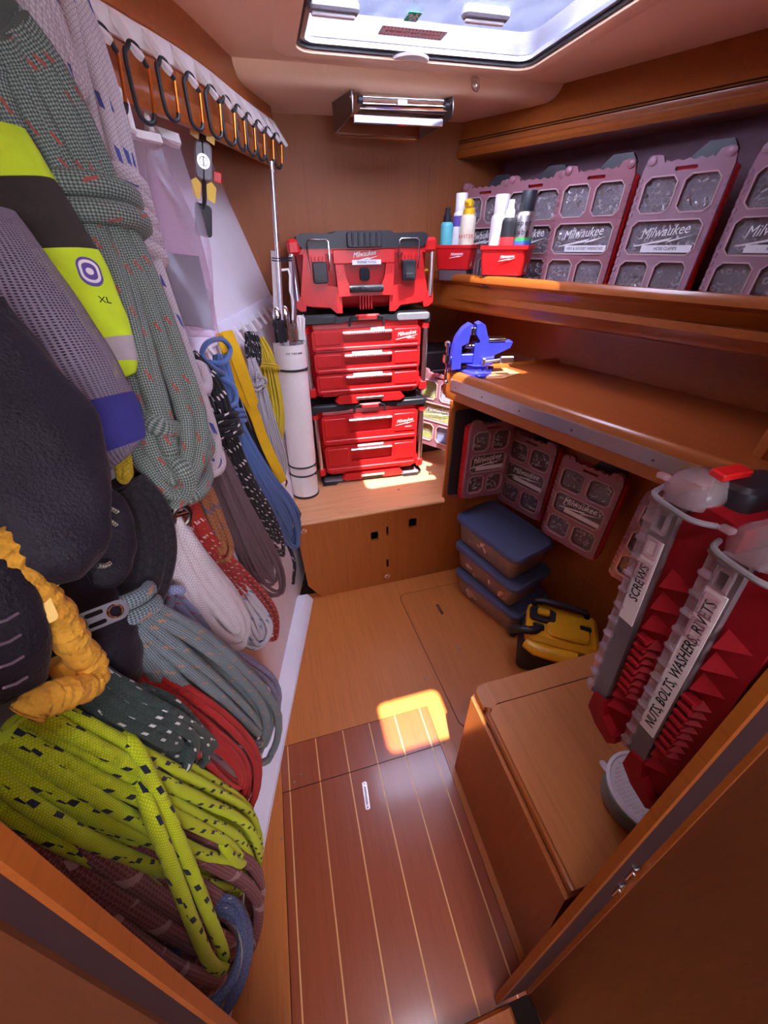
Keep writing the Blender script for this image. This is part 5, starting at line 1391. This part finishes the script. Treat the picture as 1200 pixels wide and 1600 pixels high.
# ================================================================== yellow strap with buckle
fr = bundle_frames([(345, 520, 9), (360, 560, 11), (380, 610, 10), (398, 650, 8), (418, 700, 8), (440, 752, 8)], .085)
ST_ = thing('webbing_strap', 'bright yellow webbing strap between the black cord and white braid', 'strap', T(fr[0][0])); inv = Matrix.Translation(-fr[0][0])
M['yweb'] = fabric('yellow_webbing', (.80, .46, .01), 500); 
b = MB()
b.rings([[tuple(f[0] + f[2] * f[4] * sx + f[3] * (.002 * sz + .006 * math.sin(i * .5))) for sx, sz in ((-1, -1), (1, -1), (1, 1), (-1, 1))] for i, f in enumerate(fr)], inv); b.build('webbing', M['yweb'], ST_)
b = MB()
b.rings([[tuple(f[0] + f[2] * (f[4] * .9 * sx - f[4] * .9 + i * .0005) + f[3] * (.012 + .002 * sz)) for sx, sz in ((-1, -1), (1, -1), (1, 1), (-1, 1))] for i, f in enumerate(fr[:16])], inv); b.build('folded_end', M['yweb'], ST_)
f = fr[-1]; b = MB(); M['brass'] = metal('brass', (.75, .62, .22), .25)
pts = [f[0] + f[2] * x + f[1] * y for x, y in ((-.020, -.005), (-.018, .022), (-.006, .036), (.010, .034), (.020, .02), (.020, -.008))]
b.tube(pts, .004, 8, closed=True, M=inv); b.build('buckle', M['brass'], ST_)

# ================================================================== soft bags: lofted, wrinkled bodies
def loft(name, label, cat, ctl, off, flatness, segs, seed=0, wr=.05, ns=28, n=34, group=None, tilt=0):
    """segs: (s0, s1, part name, material, swell)"""
    fr = bundle_frames(ctl, off, n); rr = random.Random(seed)
    t = thing(name, label, cat, T(fr[0][0]), group); inv = Matrix.Translation(-fr[0][0])
    ph = [rr.random() * 6.28 for _ in range(8)]
    def ring(s, sw):
        f = fr_at(fr, s); out = []
        endf = min(1, max(.05, (1 - s) / .05)) ** .5 if s > .95 else 1
        for k in range(ns):
            a = 2 * math.pi * k / ns
            q = 1 + wr * (math.sin(3 * a + ph[0] + s * 9) * .5 + math.sin(5 * a + ph[1] - s * 17) * .35 + math.sin(s * 31 + ph[2] + a) * .3)
            ca = math.copysign(abs(math.cos(a)) ** .75, math.cos(a)); sa = math.copysign(abs(math.sin(a)) ** .75, math.sin(a))
            out.append(inv @ (f[0] + f[2] * ca * (f[4] * q * endf + sw) + f[3] * sa * (f[4] * flatness * q * endf + sw)))
        return out
    for (s0, s1, nm, mat, sw) in segs:
        m = max(3, int((s1 - s0) * 40)); b = MB(); vs = []; fs = []; uv = []
        for i in range(m + 1): vs += ring(s0 + (s1 - s0) * i / m, sw)
        for i in range(m):
            for k in range(ns):
                k2 = (k + 1) % ns
                fs.append((i * ns + k, (i + 1) * ns + k, (i + 1) * ns + k2, i * ns + k2))
                u0, u1 = s0 + (s1 - s0) * i / m, s0 + (s1 - s0) * (i + 1) / m
                uv.append([(u0, k / ns), (u1, k / ns), (u1, (k + 1) / ns), (u0, (k + 1) / ns)])
        fs.append(tuple(range(ns))); uv.append([(0, 0)] * ns); fs.append(tuple(m * ns + k for k in range(ns - 1, -1, -1))); uv.append([(0, 0)] * ns)
        b.add(vs, fs, None, uv); b.build(nm, mat, t, smooth=60)
    return t, fr, inv
M['hivis'] = fabric('hivis_cloth', (.62, .85, .03), 400); M['reflect'] = plastic('reflective_tape', (.45, .40, .43), .35, .6)
M['darkmesh'] = fabric('dark_mesh', (.045, .035, .032), 500, wr=.4); M['navycloth'] = fabric('dark_nylon', (.015, .011, .020), 300, .5, .25, .35)
M['greymesh'] = meshcloth('grey_mesh', (.22, .18, .24), 62, 40); M['bagin'] = fabric('mesh_bag_contents', (.085, .075, .12)); M['bluepanel'] = fabric('blue_panel', (.040, .036, .20), 400)
HV, fr, inv = loft('hivis_bag', 'fluorescent yellow and black bag with grey reflective band', 'bag', [(-30, 200, 60), (10, 270, 62), (60, 350, 60), (105, 430, 58), (140, 500, 54), (170, 560, 40), (182, 592, 22)], [.13, .135, .14, .145, .15, .15, .15], .30,
     [(0, .20, 'yellow_top', M['hivis'], 0), (.19, .44, 'black_mesh', M['darkmesh'], -.001), (.43, .76, 'yellow_panel', M['hivis'], .001), (.75, .865, 'reflective_band', M['reflect'], .0015), (.86, 1.0, 'yellow_foot', M['hivis'], .001)], 4, .035)
f = fr_at(fr, .60); HVB = on_hull(140, 425, .1765); _c = (Vector(CAM.tolist()) - HVB).normalized(); _c = Vector((.55, -.69, .48)).normalized(); _x = Vector((0, 0, 1)).cross(_c).normalized(); bm = inv @ frame(HVB, _x, _c.cross(_x), _c) @ RZ(-14) @ Matrix.Scale(.78, 4)
b = MB(); b.rings([[(x, y, z) for x, y in rrect(.036, .050, .017, 6)] for z in (0, .002)], bm); BG = b.build('badge', M['purple_label'], HV)
b = MB(); b.plate(rrect(.030, .040, .014, 6), [rrect(.022, .030, .010, 5)], .002, .0028, bm); b.lathe([(.006, .002), (.006, .003)], 12, bm); b.build('badge_emblem', M['logo'], BG)
b = MB(); b.text('XL', .016, bm @ T(.01, -.048, .0)); b.build('size_mark', M['ink'], HV)

MBG, fr, inv = loft('mesh_bag', 'grey mesh bag with wide blue band in front of the green coil', 'bag', [(-40, 330, 50), (0, 400, 62), (45, 490, 78), (95, 580, 84), (135, 650, 76), (165, 705, 60), (178, 722, 40)], [.15, .155, .16, .165, .165, .165, .16], .34,
     [(0, .97, 'contents', M['bagin'], -.012), (0, 1.0, 'mesh_cloth', M['greymesh'], 0), (.62, .83, 'blue_band', M['bluepanel'], .0012)], 6, .03)
loft('dark_jacket', 'dark navy padded jacket hanging at the left frame edge', 'jacket', [(-70, 470, 60), (-20, 560, 80), (30, 650, 94), (60, 740, 90), (75, 820, 84), (78, 880, 70), (80, 915, 30)], [.185, .185, .19, .19, .185, .18, .17], .42,
     [(0, 1.0, 'cloth', M['navycloth'], 0)], 8, .10, 48)
GL, fr, inv = loft('black_pouch', 'black pouch with pale stitched edge beside the dark jacket', 'pouch', [(150, 770, 22), (165, 800, 32), (172, 850, 36), (168, 890, 32), (160, 920, 14)], [.135, .135, .135, .135, .13], .45, [(0, 1.0, 'cloth', M['navycloth'], 0)], 9, .06)
b = MB(); M['palestitch'] = rope('pale_stitching', (.60, .62, .45), (.05, .05, .05), nb=2)
for tl in ([(132, 786), (150, 787), (168, 792), (184, 800)], [(160, 806), (170, 812), (182, 820)], [(152, 884), (165, 884), (172, 880)]):
    b = MB(); b.tube([inv @ Vector(q.tolist()) for q in catmull([tuple(on_hull(x, y, .152)) for x, y in tl], 20)], .0028, 6)
    b.build('stitched_edge', M['palestitch'], GL)
coil('thick black rope coil hanging round the black pouch', [(180, 760, 30), (205, 800, 44), (218, 860, 44), (205, 920, 40), (180, 955, 26)], .095, 5, .017, RM['black'], 24, nested=.12, thick=.6)
coil('short red cord behind the black rope', [(150, 770, 16), (180, 810, 24), (205, 860, 14)], .07, 5, .006, RM['redfleck'], 25)
coil('short yellow-green cord loop above the black rope', [(185, 690, 6), (192, 720, 10), (196, 755, 8)], .13, 3, .005, RM['yellow'], 26)
loft('black_bag', 'black soft bag low behind the orange-yellow tether', 'bag', [(60, 900, 44), (110, 950, 60), (150, 1010, 60), (170, 1060, 50), (180, 1090, 24)], [.09, .09, .085, .08, .07], .5, [(0, 1.0, 'cloth', M['navycloth'], 0)], 10, .08)
HRN, fr, inv = loft('black_harness', 'black padded harness in the lower left corner of the frame', 'harness', [(-60, 880, 60), (-30, 960, 72), (0, 1030, 66), (20, 1090, 40)], [.16, .16, .16, .15], .4, [(0, 1.0, 'padding', M['navycloth'], 0)], 11, .03)
M['stitch'] = plastic('purple_stitch', (.25, .18, .26), .6)
for k, (x0, y0) in enumerate(((0, 972), (4, 1006), (8, 1040), (14, 1072))):
    b = MB(); b.tube([inv @ on_hull(x0 - 8, y0 + 3, .232), inv @ on_hull(x0 + 10, y0 - 3, .228), inv @ on_hull(x0 + 28, y0 - 14, .220)], .0012, 5); b.build('stitching', M['stitch'], HRN)

# ================================================================== yellow elastic tether and its hooks
M['tether'] = fabric('golden_elastic_webbing', (.66, .33, .03), 90, .7, .3, 1.0)
pts = catmull([tuple(on_hull(x, y, o)) for x, y, o in ((-25, 835, .17), (0, 862, .17), (45, 915, .17), (85, 955, .17), (118, 1010, .165), (142, 1040, .16), (140, 1068, .16), (100, 1085, .165), (60, 1098, .165), (40, 1118, .16))], 150)
rr = random.Random(3); b = MB(); b.tube([tuple(p) for p in pts], [.0158 + .0012 * math.sin(i * .9 + 1.3 * math.sin(i * .31)) + .0006 * rr.random() for i in range(150)], 14)
TE = tag(b.build('elastic_tether', M['tether'], smooth=70), 'golden yellow crinkled elastic tether looping in the lower left', 'tether')
b = MB(); b.tube([tuple(q) for q in catmull([tuple(on_hull(x, y, .145)) for x, y in ((95, 1030), (108, 1060), (80, 1090))], 20)], .014, 10); b.build('inner_fold', M['tether'], TE)
def hook_frame(px, py, off, roll=0):
    p = on_hull(px, py, off); c = (Vector(CAM.tolist()) - p).normalized(); x = Vector((0, 0, 1)).cross(c).normalized(); y = c.cross(x)
    return frame(p, x, y, c) @ RZ(roll), depth(p) / F_PX
M['goldmetal'] = metal('gold_anodised', (.62, .46, .15), .4)
m_, k = hook_frame(52, 950, .175, -12)
BK = thing('gold_buckle', 'gold metal buckle behind the yellow tether', 'buckle', m_)
b = MB(); b.plate(rrect(46 * k, 62 * k, 8 * k, 4), [rrect(22 * k, 26 * k, 4 * k, 3, 0, -8 * k)], -.003, .003); b.build('frame_plate', M['goldmetal'], BK)
b = MB(); b.plate(rrect(40 * k, 48 * k, 8 * k, 4, 24 * k, 44 * k), [rrect(26 * k, 24 * k, 4 * k, 3, 26 * k, 44 * k)], -.010, -.005); b.build('tongue_plate', M['brass'], BK)
m_, k = hook_frame(152, 966, .15, -10)
M['gunmetal'] = plastic('grey_anodised', (.10, .095, .115), .35, .6)
SN = thing('snap_hook', 'grey metal swivel plate with two round eyes by the black bag', 'hook', m_)
b = MB(); b.plate(rrect(72 * k, 32 * k, 14 * k, 6, 6 * k, 0), [rrect(18 * k, 18 * k, 9 * k, 6, 24 * k, 0)[::1], rrect(24 * k, 7 * k, 3 * k, 3, -2 * k, 8 * k), rrect(24 * k, 7 * k, 3 * k, 3, -2 * k, -8 * k)], -.003, .003); b.build('side_plate', M['gunmetal'], SN)
for cx_, r_ in ((24, 10), (-30, 15)):
    b = MB(); b.tube([(cx_ * k + math.cos(a) * r_ * k, math.sin(a) * r_ * k, .002) for a in np.linspace(0, 6.283, 21)[:-1]], 2.2 * k, 8, closed=True); b.build('eye_ring', M['chrome'], SN)

# ================================================================== clear zip bags on hooks, headlamp
M['clearbag'] = clear('clear_bag_film', (.84, .74, .80), .17, .12); M['bagpaper'] = plastic('grey_sheet', (.07, .06, .075), .5)
def zipbag(label, ctl, off, hook_px, hook_off, sheet):
    fr = bundle_frames(ctl, off, 24)
    t = thing('zip_bag', label, 'bag', T(fr[0][0]), 'clear bags hung from the carabiners'); inv = Matrix.Translation(-fr[0][0])
    b = MB(); rs = []
    for i, f in enumerate(fr):
        s = i / 23; th = .006 + .016 * math.sin(math.pi * min(1, s * 1.1)) * (1 if s < .95 else .4)
        row = []
        for k in range(20):
            a = 2 * math.pi * k / 20; ca = math.copysign(abs(math.cos(a)) ** .55, math.cos(a))
            row.append(f[0] + f[2] * (ca * f[4]) + f[3] * (math.sin(a) * th * (1 + .35 * math.sin(ca * 4 + s * 7)) + .006 * math.sin(s * 9 + ca * 3)))
        rs.append(row)
    b.rings(rs, inv); b.build('film', M['clearbag'], t, smooth=60)
    b = MB(); b.rings([[f[0] + f[2] * f[4] * 1.01 * sx + f[3] * .012 * sz for sx, sz in ((-1, -1), (1, -1), (1, 1), (-1, 1))] for f in fr[:2]], inv); b.build('zip_strip', M['white'], t)
    if sheet:
        b = MB(); b.rings([[f[0] + f[2] * f[4] * .80 * sx + f[3] * (.002 * sz + .006 * math.sin((sheet[0] + q) / 23 * 9 + sx * 2.4)) for sx, sz in ((-1, -1), (0, -1), (1, -1), (1, 1), (0, 1), (-1, 1))] for q, f in enumerate(fr[sheet[0]:sheet[1]])], inv); b.build('folded_sheet', M['bagpaper'], t)
    hp = catmull([tuple(on_hull(x, y, hook_off)) for x, y in hook_px], 26)
    b = MB(); b.tube([tuple(p) for p in hp], .0075, 8, M=inv, flat=(1, .6)); b.build('hook', M['white'], t)
    return t
zipbag('clear zip bag holding a folded grey sheet, nearer the camera', [(212, 205, 32), (232, 280, 42), (258, 360, 50), (280, 440, 50), (300, 525, 42)], [.15, .13, .115, .11, .105], [(172, 140), (182, 138), (196, 158), (204, 190), (208, 205)], .16, (14, 23))
zipbag('second clear zip bag hanging just behind the nearer one', [(252, 205, 22), (270, 290, 34), (292, 380, 34), (305, 460, 28), (318, 515, 18)], [.12, .10, .085, .08, .075], [(203, 152), (214, 152), (226, 170), (232, 190), (238, 206)], .14, (16, 22))
# headlamp
m_, k = hook_frame(318, 252, .15, -14)
HLp = thing('headlamp', 'yellow and black headlamp hanging below the upper rail', 'headlamp', m_)
b = MB(); b.slab(24 * k, 46 * k, .018, 7 * k, .004, M=T(0, 0, -.006)); b.build('lamp_body', M['grey'], HLp)
b = MB(); b.lathe([(9 * k, .010), (9 * k, .018), (6 * k, .018), (5 * k, .013), (.0005, .013)], 18); b.build('lens', M['canbody'], HLp)
for sx, sy in ((-1, 1), (1, 1), (-1, -1), (1, -1)):
    b = MB(); b.plate([(sx * 11 * k + x * .8 * k, sy * 36 * k + y * k) for x, y in ((-8, -10), (6, -13), (9, 8), (0, 14), (-9, 9))], [], -.008, .008); b.build('clamp', M['yellow'], HLp)
b = MB(); b.tube([(-4 * k, 95 * k, -.01), (-3 * k, 60 * k, -.008), (0, 0, -.009), (0, -50 * k, -.008), (-2 * k, -62 * k, -.008)], 13 * k, 8, flat=(1, .25)); b.build('strap', M['black'], HLp)
b = MB(); b.slab(26 * k, 44 * k, .022, 6 * k, .004, M=T(-2 * k, -76 * k, -.010)); b.slab(14 * k, 20 * k, .004, 3 * k, .001, M=T(-2 * k, -70 * k, .012)); b.build('battery_pack', M['black'], HLp)
b = MB(); b.slab(12 * k, 14 * k, .012, 2 * k, .002, M=T(20 * k, -14 * k, -.012)); b.build('red_tab', M['red'], HLp)
